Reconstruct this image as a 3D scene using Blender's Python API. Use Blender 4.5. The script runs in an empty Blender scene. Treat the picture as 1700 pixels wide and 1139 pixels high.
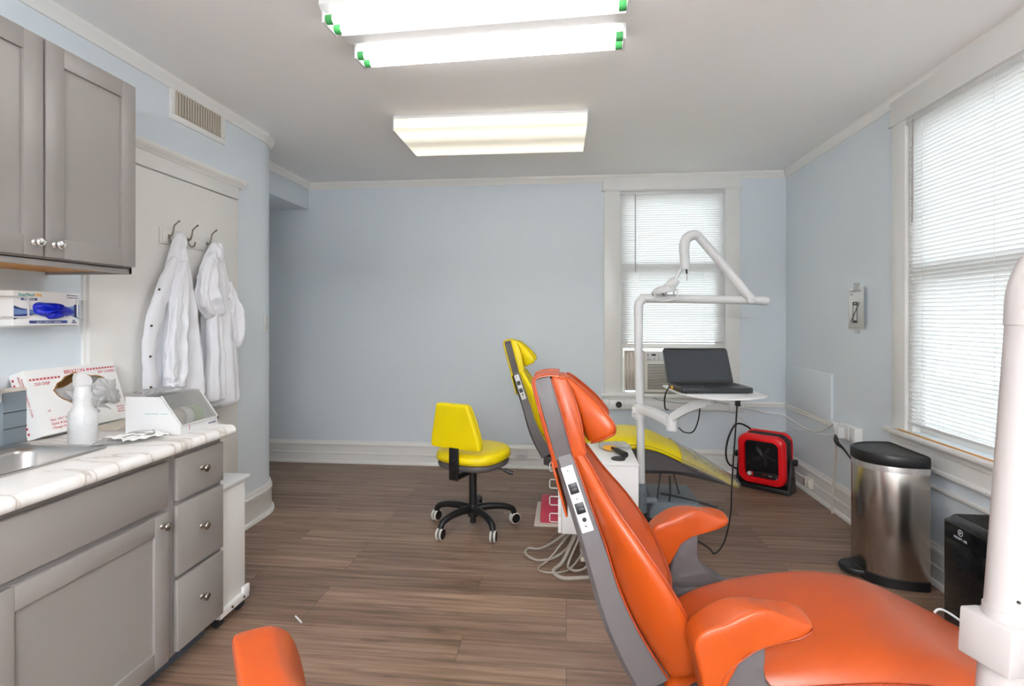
import bpy, bmesh, math, random
from mathutils import Vector, Matrix, Euler
random.seed(7)
sc = bpy.context.scene
COL = sc.collection
PI = math.pi

# ------------------------------------------------------------------ materials
def lin(c):
    c = c / 255.0
    return c / 12.92 if c <= 0.04045 else ((c + 0.055) / 1.055) ** 2.4
def rgb(r, g, b): return (lin(r), lin(g), lin(b), 1.0)

def mat(name, col, rough=0.5, metal=0.0, bump=0.0, bscale=200.0, var=0.03, vscale=6.0, spec=0.5, coat=0.0):
    m = bpy.data.materials.new(name); m.use_nodes = True
    nt = m.node_tree; N = nt.nodes; L = nt.links
    p = N['Principled BSDF']
    p.inputs['Roughness'].default_value = rough
    p.inputs['Metallic'].default_value = metal
    p.inputs['Specular IOR Level'].default_value = spec
    p.inputs['Coat Weight'].default_value = coat
    tc = N.new('ShaderNodeTexCoord')
    nz = N.new('ShaderNodeTexNoise'); nz.inputs['Scale'].default_value = vscale; nz.inputs['Detail'].default_value = 3
    L.new(tc.outputs['Object'], nz.inputs['Vector'])
    mx = N.new('ShaderNodeMix'); mx.data_type = 'RGBA'
    a = tuple(max(0, x * (1 - var)) for x in col[:3]) + (1,)
    b = tuple(min(1, x * (1 + var)) for x in col[:3]) + (1,)
    mx.inputs[6].default_value = a; mx.inputs[7].default_value = b
    L.new(nz.outputs['Fac'], mx.inputs[0]); L.new(mx.outputs[2], p.inputs['Base Color'])
    if bump:
        n2 = N.new('ShaderNodeTexNoise'); n2.inputs['Scale'].default_value = bscale; n2.inputs['Detail'].default_value = 2
        L.new(tc.outputs['Object'], n2.inputs['Vector'])
        bp = N.new('ShaderNodeBump'); bp.inputs['Strength'].default_value = bump; bp.inputs['Distance'].default_value = 0.002
        L.new(n2.outputs['Fac'], bp.inputs['Height']); L.new(bp.outputs['Normal'], p.inputs['Normal'])
    return m

def emis(name, col, strength):
    m = mat(name, col, 0.4)
    p = m.node_tree.nodes['Principled BSDF']
    p.inputs['Emission Color'].default_value = col
    p.inputs['Emission Strength'].default_value = strength
    return m

def clear(name, tint, gloss=0.08, rough=0.02, milky=0.0):
    """thin clear sheet: transparent + a little mirror + optional milkiness"""
    m = bpy.data.materials.new(name); m.use_nodes = True
    nt = m.node_tree; N = nt.nodes; L = nt.links; N.remove(N['Principled BSDF'])
    out = N['Material Output']
    t = N.new('ShaderNodeBsdfTransparent'); t.inputs['Color'].default_value = tint
    g = N.new('ShaderNodeBsdfGlossy'); g.inputs['Roughness'].default_value = rough
    lw = N.new('ShaderNodeLayerWeight'); lw.inputs['Blend'].default_value = 0.25
    mu = N.new('ShaderNodeMath'); mu.operation = 'MULTIPLY_ADD'; mu.inputs[1].default_value = 0.5; mu.inputs[2].default_value = gloss
    L.new(lw.outputs['Fresnel'], mu.inputs[0])
    m1 = N.new('ShaderNodeMixShader'); L.new(mu.outputs[0], m1.inputs[0]); L.new(t.outputs[0], m1.inputs[1]); L.new(g.outputs[0], m1.inputs[2])
    last = m1
    if milky:
        d = N.new('ShaderNodeBsdfPrincipled'); d.inputs['Base Color'].default_value = (0.92, 0.92, 0.92, 1); d.inputs['Roughness'].default_value = 0.35
        nz = N.new('ShaderNodeTexNoise'); nz.inputs['Scale'].default_value = 25
        tc = N.new('ShaderNodeTexCoord'); L.new(tc.outputs['Object'], nz.inputs['Vector'])
        mm = N.new('ShaderNodeMath'); mm.operation = 'MULTIPLY_ADD'; mm.inputs[1].default_value = 0.15; mm.inputs[2].default_value = milky - 0.07
        L.new(nz.outputs['Fac'], mm.inputs[0])
        m2 = N.new('ShaderNodeMixShader'); L.new(mm.outputs[0], m2.inputs[0]); L.new(m1.outputs[0], m2.inputs[1]); L.new(d.outputs[0], m2.inputs[2]); last = m2
    L.new(last.outputs[0], out.inputs['Surface'])
    return m

M = {}
M['wall'] = mat('pale_blue_paint', rgb(219, 227, 233), 0.55, bump=0.25, bscale=260, var=0.015, vscale=1.5)
M['ceil'] = mat('ceiling_paint', rgb(246, 246, 246), 0.8, bump=0.2, bscale=120, var=0.012, vscale=1.2)
M['trim'] = mat('white_gloss_trim', rgb(232, 231, 228), 0.3, bump=0.1, bscale=40, var=0.02)
M['door'] = mat('white_door_paint', rgb(231, 229, 225), 0.4, bump=0.1, bscale=60, var=0.02)
M['cab'] = mat('grey_cabinet_paint', rgb(147, 142, 139), 0.38, var=0.02, bump=0.05)
M['cabgap'] = mat('cabinet_edge_blue_grey', rgb(84, 92, 104), 0.5)
M['wood_under'] = mat('birch_ply', rgb(205, 150, 80), 0.6, var=0.1, vscale=12)
M['steel'] = mat('brushed_steel', rgb(190, 188, 186), 0.28, 1.0, bump=0.08, bscale=300)
M['chrome'] = mat('chrome', rgb(225, 225, 225), 0.08, 1.0)
M['nickel'] = mat('satin_nickel', rgb(150, 143, 135), 0.22, 1.0)
M['orange'] = mat('orange_vinyl', rgb(174, 70, 14), 0.36, bump=0.12, bscale=500, var=0.03)
M['orange_p'] = mat('orange_piping', rgb(150, 54, 12), 0.4)
M['yellow'] = mat('yellow_vinyl', rgb(240, 216, 0), 0.38, bump=0.12, bscale=500, var=0.03)
M['yellow_p'] = mat('yellow_piping', rgb(200, 176, 0), 0.4)
M['shell'] = mat('grey_plastic_shell', rgb(90, 85, 86), 0.45, bump=0.15, bscale=600)
M['black'] = mat('black_plastic', rgb(22, 22, 24), 0.4, bump=0.1, bscale=400)
M['blackgloss'] = mat('black_gloss', rgb(12, 12, 14), 0.12)
M['dark'] = mat('dark_grey_rubber', rgb(48, 48, 50), 0.6)
M['white'] = mat('white_enamel', rgb(216, 216, 216), 0.3, var=0.015)
M['polew'] = mat('warm_white_enamel', rgb(182, 176, 174), 0.4, var=0.015)
M['whitem'] = mat('white_laminate', rgb(234, 233, 231), 0.45, var=0.015)
M['paper'] = mat('white_paper', rgb(238, 238, 236), 0.7, var=0.02)
M['cotton'] = mat('white_cotton', rgb(232, 233, 238), 0.85, bump=0.3, bscale=350, var=0.02)
M['rubber'] = mat('clear_wheel_rubber', rgb(200, 198, 190), 0.35)
M['red'] = mat('red_enamel', rgb(225, 16, 26), 0.3)
M['pink'] = mat('pink_red_plastic', rgb(190, 60, 84), 0.45)
M['beige'] = mat('beige_metal', rgb(208, 198, 186), 0.5)
M['hose'] = mat('grey_hose', rgb(160, 152, 142), 0.5)
M['cardboard'] = mat('brown_cardboard', rgb(168, 122, 70), 0.8, var=0.12, vscale=30)
M['redink'] = mat('red_ink', rgb(190, 40, 60), 0.6)
M['grayink'] = mat('grey_ink', rgb(120, 118, 122), 0.6)
M['navy'] = mat('navy_ink', rgb(50, 66, 128), 0.5)
M['skyink'] = mat('light_blue_ink', rgb(120, 150, 200), 0.5)
M['tealink'] = mat('teal_ink', rgb(90, 170, 165), 0.5)
M['glove'] = mat('blue_nitrile', rgb(14, 36, 190), 0.45, bump=0.5, bscale=60)
M['mesh'] = mat('dark_grille', rgb(36, 32, 34), 0.5)
M['slot'] = mat('dark_slot', rgb(30, 28, 26), 0.8)
M['ventslat'] = mat('cream_vent_slat', rgb(196, 186, 170), 0.5)
M['greybox'] = mat('grey_painted_steel', rgb(120, 130, 138), 0.35)
M['amber'] = mat('amber_plastic', rgb(246, 176, 10), 0.3)
M['green'] = mat('green_tube_end', rgb(60, 150, 80), 0.5)
M['screen'] = mat('laptop_screen', rgb(54, 58, 64), 0.2)
M['laptop'] = mat('laptop_black', rgb(40, 42, 46), 0.35)
M['cream'] = mat('cream_accordion', rgb(214, 204, 192), 0.6)
M['acbody'] = mat('off_white_plastic', rgb(222, 218, 208), 0.45)
M['wandmat'] = mat('grey_wand', rgb(160, 148, 146), 0.4)
M['silverlbl'] = mat('silver_label', rgb(214, 214, 216), 0.35)
M['softgreen'] = mat('pale_green_roll', rgb(170, 196, 140), 0.6)
M['bluereflect'] = mat('gloss_black_bevel', rgb(40, 46, 54), 0.1)
M['ground'] = mat('pale_gravel', rgb(150, 150, 140), 0.9)
M['housewall'] = mat('tan_siding', rgb(205, 170, 140), 0.8)
M['tube'] = emis('fluorescent_tube_glow', (1.0, 0.99, 0.97, 1), 3.6)
M['fill_tube'] = emis('added_fill_glow', (0.975, 0.987, 1.0, 1), 30.0)  # strong glow of the fill tubes added out of view
M['lens'] = emis('acrylic_lens_glow', (1.0, 0.93, 0.78, 1), 0.17)
def lens_bands(m):
    N = m.node_tree.nodes; L = m.node_tree.links; p = N['Principled BSDF']
    tc = N.new('ShaderNodeTexCoord'); sp = N.new('ShaderNodeSeparateXYZ'); L.new(tc.outputs['Object'], sp.inputs[0])
    ab = N.new('ShaderNodeMath'); ab.operation = 'ABSOLUTE'; L.new(sp.outputs['Y'], ab.inputs[0])
    r = N.new('ShaderNodeValToRGB'); L.new(ab.outputs[0], r.inputs[0]); e = r.color_ramp.elements   # brighter where the tubes sit behind the lens
    e[0].position = 0.02; e[0].color = (.13, .13, .13, 1); e[1].position = .30; e[1].color = (.10, .10, .10, 1)
    a = e.new(.15); a.color = (.34, .34, .34, 1); b = e.new(.22); b.color = (.34, .34, .34, 1)
    L.new(r.outputs[0], p.inputs['Emission Strength'])
lens_bands(M['lens'])
M['glass'] = clear('window_glass', (0.96, 0.98, 0.98, 1))
M['acrylic'] = clear('acrylic_lid', (0.98, 0.98, 0.97, 1), 0.05, 0.03, 0.09)
M['film'] = clear('plastic_film', (0.95, 0.95, 0.96, 1), 0.12, 0.15, 0.22)
M['bag'] = clear('clear_plastic_bag', (0.92, 0.92, 0.94, 1), 0.16, 0.2, 0.42)
M['bottlem'] = clear('frosted_bottle', (0.90, 0.91, 0.92, 1), 0.08, 0.25, 0.60)
M['footcover'] = clear('clear_foot_cover', (0.93, 0.93, 0.90, 1), 0.10, 0.12, 0.22)

def blind_mat():
    m = bpy.data.materials.new('white_blind_slat'); m.use_nodes = True
    N = m.node_tree.nodes; L = m.node_tree.links; p = N['Principled BSDF']; out = N['Material Output']
    p.inputs['Base Color'].default_value = rgb(238, 238, 238); p.inputs['Roughness'].default_value = 0.4
    t = N.new('ShaderNodeBsdfTranslucent'); t.inputs['Color'].default_value = (0.9, 0.9, 0.88, 1)
    mx = N.new('ShaderNodeMixShader'); mx.inputs[0].default_value = 0.30
    L.new(p.outputs[0], mx.inputs[1]); L.new(t.outputs[0], mx.inputs[2]); L.new(mx.outputs[0], out.inputs['Surface'])
    return m
M['blind'] = blind_mat()

def floor_mat():
    m = bpy.data.materials.new('vinyl_plank_floor'); m.use_nodes = True
    nt = m.node_tree; N = nt.nodes; L = nt.links; p = N['Principled BSDF']
    tc = N.new('ShaderNodeTexCoord')
    br = N.new('ShaderNodeTexBrick'); br.offset = 0.37; br.offset_frequency = 3; br.squash = 1
    for k, v in (('Scale', 1.0), ('Mortar Size', 0.0012), ('Mortar Smooth', 0.2), ('Bias', 0.0), ('Brick Width', 1.22), ('Row Height', 0.178)):
        br.inputs[k].default_value = v
    br.inputs['Color1'].default_value = (0, 0, 0, 1); br.inputs['Color2'].default_value = (1, 1, 1, 1); br.inputs['Mortar'].default_value = (0.3, 0.3, 0.3, 1)
    L.new(tc.outputs['Object'], br.inputs['Vector'])
    # per plank offset for the grain
    sep = N.new('ShaderNodeSeparateXYZ'); L.new(tc.outputs['Object'], sep.inputs[0])
    mul = N.new('ShaderNodeMath'); mul.operation = 'MULTIPLY'; mul.inputs[1].default_value = 13.0
    L.new(br.outputs['Color'], mul.inputs[0])
    cmb = N.new('ShaderNodeCombineXYZ')
    sx = N.new('ShaderNodeMath'); sx.operation = 'MULTIPLY_ADD'; sx.inputs[1].default_value = 1.6; L.new(sep.outputs['X'], sx.inputs[0]); L.new(mul.outputs[0], sx.inputs[2])
    sy = N.new('ShaderNodeMath'); sy.operation = 'MULTIPLY'; sy.inputs[1].default_value = 34.0; L.new(sep.outputs['Y'], sy.inputs[0])
    L.new(sx.outputs[0], cmb.inputs[0]); L.new(sy.outputs[0], cmb.inputs[1]); L.new(mul.outputs[0], cmb.inputs[2])
    n1 = N.new('ShaderNodeTexNoise'); n1.inputs['Scale'].default_value = 1.0; n1.inputs['Detail'].default_value = 6; n1.inputs['Roughness'].default_value = 0.62
    L.new(cmb.outputs[0], n1.inputs['Vector'])
    r1 = N.new('ShaderNodeValToRGB'); e = r1.color_ramp.elements
    e[0].position = 0.30; e[0].color = rgb(100, 79, 65)
    e[1].position = 0.72; e[1].color = rgb(170, 146, 127)
    x = e.new(0.5); x.color = rgb(141, 116, 99)
    L.new(n1.outputs['Fac'], r1.inputs[0])
    r2 = N.new('ShaderNodeValToRGB'); e = r2.color_ramp.elements
    e[0].position = 0.0; e[0].color = (0.74, 0.70, 0.68, 1); e[1].position = 1.0; e[1].color = (1.08, 1.04, 1.0, 1)
    L.new(br.outputs['Color'], r2.inputs[0])
    mx = N.new('ShaderNodeMix'); mx.data_type = 'RGBA'; mx.blend_type = 'MULTIPLY'; mx.inputs[0].default_value = 1.0
    L.new(r1.outputs[0], mx.inputs[6]); L.new(r2.outputs[0], mx.inputs[7])
    # knots
    cm2 = N.new('ShaderNodeCombineXYZ')
    s3 = N.new('ShaderNodeMath'); s3.operation = 'MULTIPLY'; s3.inputs[1].default_value = 2.2; L.new(sep.outputs['X'], s3.inputs[0])
    s4 = N.new('ShaderNodeMath'); s4.operation = 'MULTIPLY'; s4.inputs[1].default_value = 9.0; L.new(sep.outputs['Y'], s4.inputs[0])
    L.new(s3.outputs[0], cm2.inputs[0]); L.new(s4.outputs[0], cm2.inputs[1])
    n2 = N.new('ShaderNodeTexNoise'); n2.inputs['Scale'].default_value = 1.4; n2.inputs['Detail'].default_value = 2; L.new(cm2.outputs[0], n2.inputs['Vector'])
    r3 = N.new('ShaderNodeValToRGB'); e = r3.color_ramp.elements
    e[0].position = 0.24; e[0].color = (0.62, 0.58, 0.55, 1); e[1].position = 0.36; e[1].color = (1, 1, 1, 1)
    L.new(n2.outputs['Fac'], r3.inputs[0])
    m2 = N.new('ShaderNodeMix'); m2.data_type = 'RGBA'; m2.blend_type = 'MULTIPLY'; m2.inputs[0].default_value = 1.0
    L.new(mx.outputs[2], m2.inputs[6]); L.new(r3.outputs[0], m2.inputs[7])
    m3 = N.new('ShaderNodeMix'); m3.data_type = 'RGBA'; m3.inputs[7].default_value = rgb(70, 56, 48)
    L.new(br.outputs['Fac'], m3.inputs[0]); L.new(m2.outputs[2], m3.inputs[6])
    L.new(m3.outputs[2], p.inputs['Base Color'])
    p.inputs['Roughness'].default_value = 0.42
    bp = N.new('ShaderNodeBump'); bp.inputs['Strength'].default_value = 0.15; bp.inputs['Distance'].default_value = 0.002
    L.new(n1.outputs['Fac'], bp.inputs['Height']); L.new(bp.outputs['Normal'], p.inputs['Normal'])
    return m
M['floor'] = floor_mat()

def marble_mat():
    m = bpy.data.materials.new('white_marble_laminate'); m.use_nodes = True
    nt = m.node_tree; N = nt.nodes; L = nt.links; p = N['Principled BSDF']
    tc = N.new('ShaderNodeTexCoord'); mp = N.new('ShaderNodeMapping'); mp.inputs['Rotation'].default_value = (0.3, 0.2, 0.9)
    mp.inputs['Scale'].default_value = (0.55, 3.2, 1.0)
    L.new(tc.outputs['Object'], mp.inputs[0])
    n = N.new('ShaderNodeTexNoise'); n.inputs['Scale'].default_value = 2.2; n.inputs['Detail'].default_value = 5; n.inputs['Distortion'].default_value = 0.35
    L.new(mp.outputs[0], n.inputs['Vector'])
    r = N.new('ShaderNodeValToRGB'); e = r.color_ramp.elements
    e[0].position = 0.44; e[0].color = rgb(236, 234, 231); e[1].position = 0.56; e[1].color = rgb(238, 236, 233)
    a = e.new(0.485); a.color = rgb(228, 224, 219); b = e.new(0.5); b.color = rgb(186, 176, 168); c = e.new(0.512); c.color = rgb(226, 222, 218)
    L.new(n.outputs['Fac'], r.inputs[0]); L.new(r.outputs[0], p.inputs['Base Color'])
    p.inputs['Roughness'].default_value = 0.28
    return m
M['marble'] = marble_mat()

def steel_streak():
    m = mat('brushed_stainless', rgb(186, 178, 170), 0.24, 1.0)
    nt = m.node_tree; N = nt.nodes; L = nt.links; p = N['Principled BSDF']
    tc = N.new('ShaderNodeTexCoord'); mp = N.new('ShaderNodeMapping'); mp.inputs['Scale'].default_value = (90, 90, 1.5)
    L.new(tc.outputs['Object'], mp.inputs[0])
    n = N.new('ShaderNodeTexNoise'); n.inputs['Scale'].default_value = 4; L.new(mp.outputs[0], n.inputs['Vector'])
    bp = N.new('ShaderNodeBump'); bp.inputs['Strength'].default_value = 0.05; bp.inputs['Distance'].default_value = 0.001
    L.new(n.outputs['Fac'], bp.inputs['Height']); L.new(bp.outputs['Normal'], p.inputs['Normal'])
    return m
M['canst'] = steel_streak()

# ------------------------------------------------------------------ mesh builder
class MB:
    def __init__(s): s.v = []; s.f = []; s.mi = []
    def add(s, verts, faces, mi=0, mtx=None):
        o = len(s.v)
        for p in verts:
            p = Vector(p)
            s.v.append(mtx @ p if mtx is not None else p)
        for f in faces: s.f.append([i + o for i in f]); s.mi.append(mi)
        return s
    def bm(s, b, mi=0, mtx=None):
        b.verts.ensure_lookup_table(); b.verts.index_update()
        s.add([v.co.copy() for v in b.verts], [[v.index for v in f.verts] for f in b.faces], mi, mtx); b.free(); return s
    def box(s, lo, hi, bev=0.0, seg=2, mi=0, mtx=None):
        b = bmesh.new(); bmesh.ops.create_cube(b, size=1)
        sz = [hi[i] - lo[i] for i in range(3)]
        for v in b.verts: v.co = Vector([lo[i] + (v.co[i] + 0.5) * sz[i] for i in range(3)])
        if bev:
            bmesh.ops.bevel(b, geom=list(b.edges), offset=min(bev, min(abs(x) for x in sz) * 0.49), segments=seg, profile=0.5, affect='EDGES')
        bmesh.ops.recalc_face_normals(b, faces=list(b.faces))
        return s.bm(b, mi, mtx)
    def loft(s, rings, mi=0, cap=True, closed=True, mtx=None):
        n = len(rings[0]); V = [p for r in rings for p in r]; F = []
        for i in range(len(rings) - 1):
            for j in range(n if closed else n - 1):
                a = i * n + j; b2 = i * n + (j + 1) % n
                F.append([a, b2, b2 + n, a + n])
        if cap and closed:
            F.append(list(range(n))[::-1]); F.append([(len(rings) - 1) * n + j for j in range(n)])
        return s.add(V, F, mi, mtx)
    def tube(s, pts, r, seg=10, mi=0, cap=True, smooth=0, mtx=None):
        pts = [Vector(p) for p in pts]
        rs = r if isinstance(r, (list, tuple)) else [r] * len(pts)
        if smooth: pts, rs = crom(pts, rs, smooth)
        rings = []; up = None
        for i, p in enumerate(pts):
            t = (pts[min(i + 1, len(pts) - 1)] - pts[max(i - 1, 0)])
            if t.length < 1e-9: t = Vector((0, 0, 1))
            t.normalize()
            if up is None:
                up = Vector((0, 0, 1)) if abs(t.z) < 0.9 else Vector((1, 0, 0))
            a = t.cross(up)
            if a.length < 1e-6: a = t.orthogonal()
            a.normalize(); up = a.cross(t).normalized()
            rings.append([p + (a * math.cos(2 * PI * k / seg) + up * math.sin(2 * PI * k / seg)) * rs[i] for k in range(seg)])
        return s.loft(rings, mi, cap, True, mtx)
    def lathe(s, prof, seg=24, mi=0, mtx=None):
        """prof: (radius, z) list about the z axis"""
        rings = [[(max(r, 1e-5) * math.cos(2 * PI * k / seg), max(r, 1e-5) * math.sin(2 * PI * k / seg), z) for k in range(seg)] for r, z in prof]
        return s.loft(rings, mi, True, True, mtx)
    def cyl(s, a, b, r, seg=20, mi=0, mtx=None): return s.tube([a, b], r, seg, mi, mtx=mtx)
    def prism(s, poly, lo, hi, axis='y', inset=0.0, mi=0, mtx=None):
        """poly: 2-D outline; extruded along axis between lo and hi, edges rounded by inset"""
        cx = sum(p[0] for p in poly) / len(poly); cy = sum(p[1] for p in poly) / len(poly)
        def ring(h, d):
            o = []
            for (x, y) in poly:
                l = math.hypot(x - cx, y - cy) or 1
                k = max(0.0, (l - d) / l); x2 = cx + (x - cx) * k; y2 = cy + (y - cy) * k
                o.append({'y': (x2, h, y2), 'x': (h, x2, y2), 'z': (x2, y2, h)}[axis])
            return o
        if inset:
            sg = 1 if hi > lo else -1; q = inset * sg
            rs = [ring(lo, inset), ring(lo + q * 0.3, inset * 0.3), ring(lo + q, 0), ring(hi - q, 0), ring(hi - q * 0.3, inset * 0.3), ring(hi, inset)]
        else: rs = [ring(lo, 0), ring(hi, 0)]
        return s.loft(rs, mi, True, True, mtx)

def crom(pts, rs, n):
    P = [pts[0] * 2 - pts[1]] + pts + [pts[-1] * 2 - pts[-2]]; R = [rs[0]] + list(rs) + [rs[-1]]
    op = []; orr = []
    for i in range(1, len(P) - 2):
        for k in range(n):
            t = k / n; a, b, c, d = P[i - 1], P[i], P[i + 1], P[i + 2]
            op.append(0.5 * ((2 * b) + (c - a) * t + (2 * a - 5 * b + 4 * c - d) * t * t + (3 * b - a - 3 * c + d) * t ** 3))
            orr.append(R[i] + (R[i + 1] - R[i]) * t)
    op.append(pts[-1]); orr.append(rs[-1]); return op, orr

def crom2(pts, n):
    """closed smooth 2-D outline"""
    o = []; m = len(pts)
    for i in range(m):
        a, b, c, d = [Vector(pts[(i + k) % m]) for k in (-1, 0, 1, 2)]
        for k in range(n):
            t = k / n
            q = 0.5 * ((2 * b) + (c - a) * t + (2 * a - 5 * b + 4 * c - d) * t * t + (3 * b - a - 3 * c + d) * t ** 3)
            o.append((q.x, q.y))
    return o

INV = {}
def obj(name, mb, mats, parent=None, world=False, angle=35, sub=0, solid=0.0):
    me = bpy.data.meshes.new(name)
    me.from_pydata([tuple(v) for v in mb.v], [], mb.f)
    mats = mats if isinstance(mats, list) else [mats]
    for m in mats: me.materials.append(M[m] if isinstance(m, str) else m)
    if len(mats) > 1: me.polygons.foreach_set('material_index', mb.mi)
    b = bmesh.new(); b.from_mesh(me); bmesh.ops.recalc_face_normals(b, faces=list(b.faces)); b.to_mesh(me); b.free()
    root = parent
    while root is not None and root.name not in INV: root = root.parent
    if world and root is not None: me.transform(INV[root.name])
    me.shade_smooth(); me.set_sharp_from_angle(angle=math.radians(angle))
    o = bpy.data.objects.new(name, me); COL.objects.link(o)
    if parent is not None: o.parent = parent
    if solid:
        md = o.modifiers.new('thick', 'SOLIDIFY'); md.thickness = solid; md.offset = 0
    if sub:
        md = o.modifiers.new('round', 'SUBSURF'); md.levels = sub; md.render_levels = sub
    return o
def tag(o, label, cat, group=None, kind=None):
    o['label'] = label; o['category'] = cat
    if group: o['group'] = group
    if kind: o['kind'] = kind
    return o
def thing(name, label, cat, loc=(0, 0, 0), rz=0.0, group=None):
    o = bpy.data.objects.new(name, None); COL.objects.link(o)
    o.location = loc; o.rotation_euler = (0, 0, rz); o.empty_display_size = 0.05
    INV[o.name] = (Matrix.Translation(loc) @ Matrix.Rotation(rz, 4, 'Z')).inverted()
    return tag(o, label, cat, group)
def struct(name, mb, mats, parent=None, **k):
    o = obj(name, mb, mats, parent, **k)
    if parent is None: o['kind'] = 'structure'
    return o
def text_mb(mb, body, size, origin, xdir, ydir, mi=0, align='LEFT', depth=0.0006, sx=1.0):
    """flat lettering laid at origin along xdir / ydir, as mesh"""
    cu = bpy.data.curves.new('t', 'FONT'); cu.body = body; cu.size = size; cu.align_x = align; cu.extrude = depth; cu.resolution_u = 2
    o = bpy.data.objects.new('t', cu); COL.objects.link(o)
    dg = bpy.context.evaluated_depsgraph_get(); dg.update()
    me = bpy.data.meshes.new_from_object(o.evaluated_get(dg))
    X = Vector(xdir).normalized(); Y = Vector(ydir).normalized(); Z = X.cross(Y)
    mt = Matrix((( X.x, Y.x, Z.x, origin[0]), (X.y, Y.y, Z.y, origin[1]), (X.z, Y.z, Z.z, origin[2]), (0, 0, 0, 1))) @ Matrix.Diagonal((sx, 1, 1, 1))
    mb.add([v.co.copy() for v in me.vertices], [list(p.vertices) for p in me.polygons], mi, mt)
    bpy.data.objects.remove(o); bpy.data.curves.remove(cu); bpy.data.meshes.remove(me)
    return mb

def sweep(mb, path, prof, mi=0):
    """path: 2-D floor line walked with the room on its LEFT; prof: (out into room, z) closed outline"""
    n = len(path); rings = []
    for i in range(n):
        p = Vector(path[i]); d0 = (Vector(path[i]) - Vector(path[i - 1])).normalized() if i else None
        d1 = (Vector(path[i + 1]) - Vector(path[i])).normalized() if i < n - 1 else None
        d0 = d0 or d1; d1 = d1 or d0
        n0 = Vector((-d0.y, d0.x)); n1 = Vector((-d1.y, d1.x)); m = (n0 + n1).normalized(); k = 1 / max(0.3, m.dot(n0))
        rings.append([(p.x + m.x * k * q[0], p.y + m.y * k * q[0], q[1]) for q in prof])
    return mb.loft(rings, mi)

# ------------------------------------------------------------------ the setting
WL, WR, WB, WF, H = -2.13, 1.94, 4.95, -3.2, 2.70
AX0, AZ, BX = -3.4, 2.445, -2.485          # alcove beside the curved corner
RC = 0.355; AY = 3.55 + RC
mb = MB().box((AX0 - 0.1, WF - 0.1, -0.1), (WR + 0.1, WB + 0.1, 0.0)); struct('floor', mb, 'floor')
mb = MB().box((AX0 - 0.1, WF - 0.1, H), (WR + 0.1, WB + 0.1, H + 0.1)); struct('ceiling', mb, 'ceil')
arc = [(WL - RC + RC * math.cos(a), 3.55 + RC * math.sin(a)) for a in [PI / 2 * k / 16 for k in range(17)]]
# left wall with its rounded end, walked from the far end towards the front wall (room on the left of travel)
path = [(AX0, AY)] + arc[::-1] + [(WL, WF)]
outer = [(AX0, AY - 0.1), (WL - RC, AY - 0.12), (WL - 0.12, 3.5), (WL - 0.12, WF)]
poly = path + outer[::-1]
mb = MB(); n = len(poly)
mb.add([(x, y, 0) for x, y in poly] + [(x, y, H) for x, y in poly], [list(range(n)), list(range(n, 2 * n))] + [[i, (i + 1) % n, (i + 1) % n + n, i + n] for i in range(n)])
struct('wall_left', mb, 'wall')
# back wall with the window opening
wx0, wx1, wz0, wz1 = 0.49, 1.415, 0.72, 2.555
mb = MB()
for lo, hi in (((AX0, WB, 0), (wx0, WB + 0.14, H)), ((wx1, WB, 0), (WR + 0.12, WB + 0.14, H)), ((wx0, WB, 0), (wx1, WB + 0.14, wz0)), ((wx0, WB, wz1), (wx1, WB + 0.14, H))):
    mb.box(lo, hi)
struct('wall_back', mb, 'wall')
# right wall with the window opening
ry0, ry1, rz0, rz1 = 2.02, 3.245, 0.755, 2.53
mb = MB()
for lo, hi in (((WR, WF, 0), (WR + 0.14, ry0, H)), ((WR, ry1, 0), (WR + 0.14, WB, H)), ((WR, ry0, 0), (WR + 0.14, ry1, rz0)), ((WR, ry0, rz1), (WR + 0.14, ry1, H))):
    mb.box(lo, hi)
struct('wall_right', mb, 'wall')
mb = MB().box((AX0, WF - 0.1, 0), (WR + 0.12, WF, H)); struct('wall_front', mb, 'wall')
mb = MB().box((AX0 - 0.1, AY - 0.1, 0), (AX0, WB + 0.1, H)); struct('wall_alcove', mb, 'wall')
mb = MB().box((AX0, AY - 0.02, AZ), (BX, WB, H), 0.004); struct('wall_bulkhead', mb, 'wall')
# crown mouldings
crown = [(0, H - 0.062), (0.010, H - 0.062), (0.014, H - 0.045), (0.030, H - 0.022), (0.036, H - 0.012), (0.036, H), (0, H)]
def mould(name, path, prof, m='trim'): struct(name, sweep(MB(), path, prof), m)
mould('trim_1', arc[::-1] + [(WL, WF)], crown)
mould('trim_2', [(WR, WB), (BX, WB), (BX, AY + 0.0)], crown)
mould('trim_3', [(WR, WF), (WR, WB)], crown)
base = [(0, 0), (0.034, 0), (0.034, 0.006), (0.030, 0.020), (0.024, 0.026), (0.018, 0.028), (0.018, 0.085), (0.022, 0.090), (0.022, 0.10), (0.016, 0.106), (0.016, 0.165), (0.022, 0.172), (0.022, 0.186), (0.012, 0.198), (0.010, 0.212), (0, 0.212)]
base_r = [(0, 0), (0.036, 0), (0.034, 0.012), (0.026, 0.022), (0.018, 0.026), (0.018, 0.150), (0.022, 0.156), (0.022, 0.178), (0.014, 0.186), (0.012, 0.205), (0.008, 0.212), (0, 0.212)]
mould('baseboard_back', [(WR, WB), (AX0, WB)], base)
mould('baseboard_right', [(WR, WF), (WR, WB)], base)
mould('baseboard_left', [(AX0, AY)] + arc[::-1] + [(WL, 3.262)], base_r)

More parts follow.
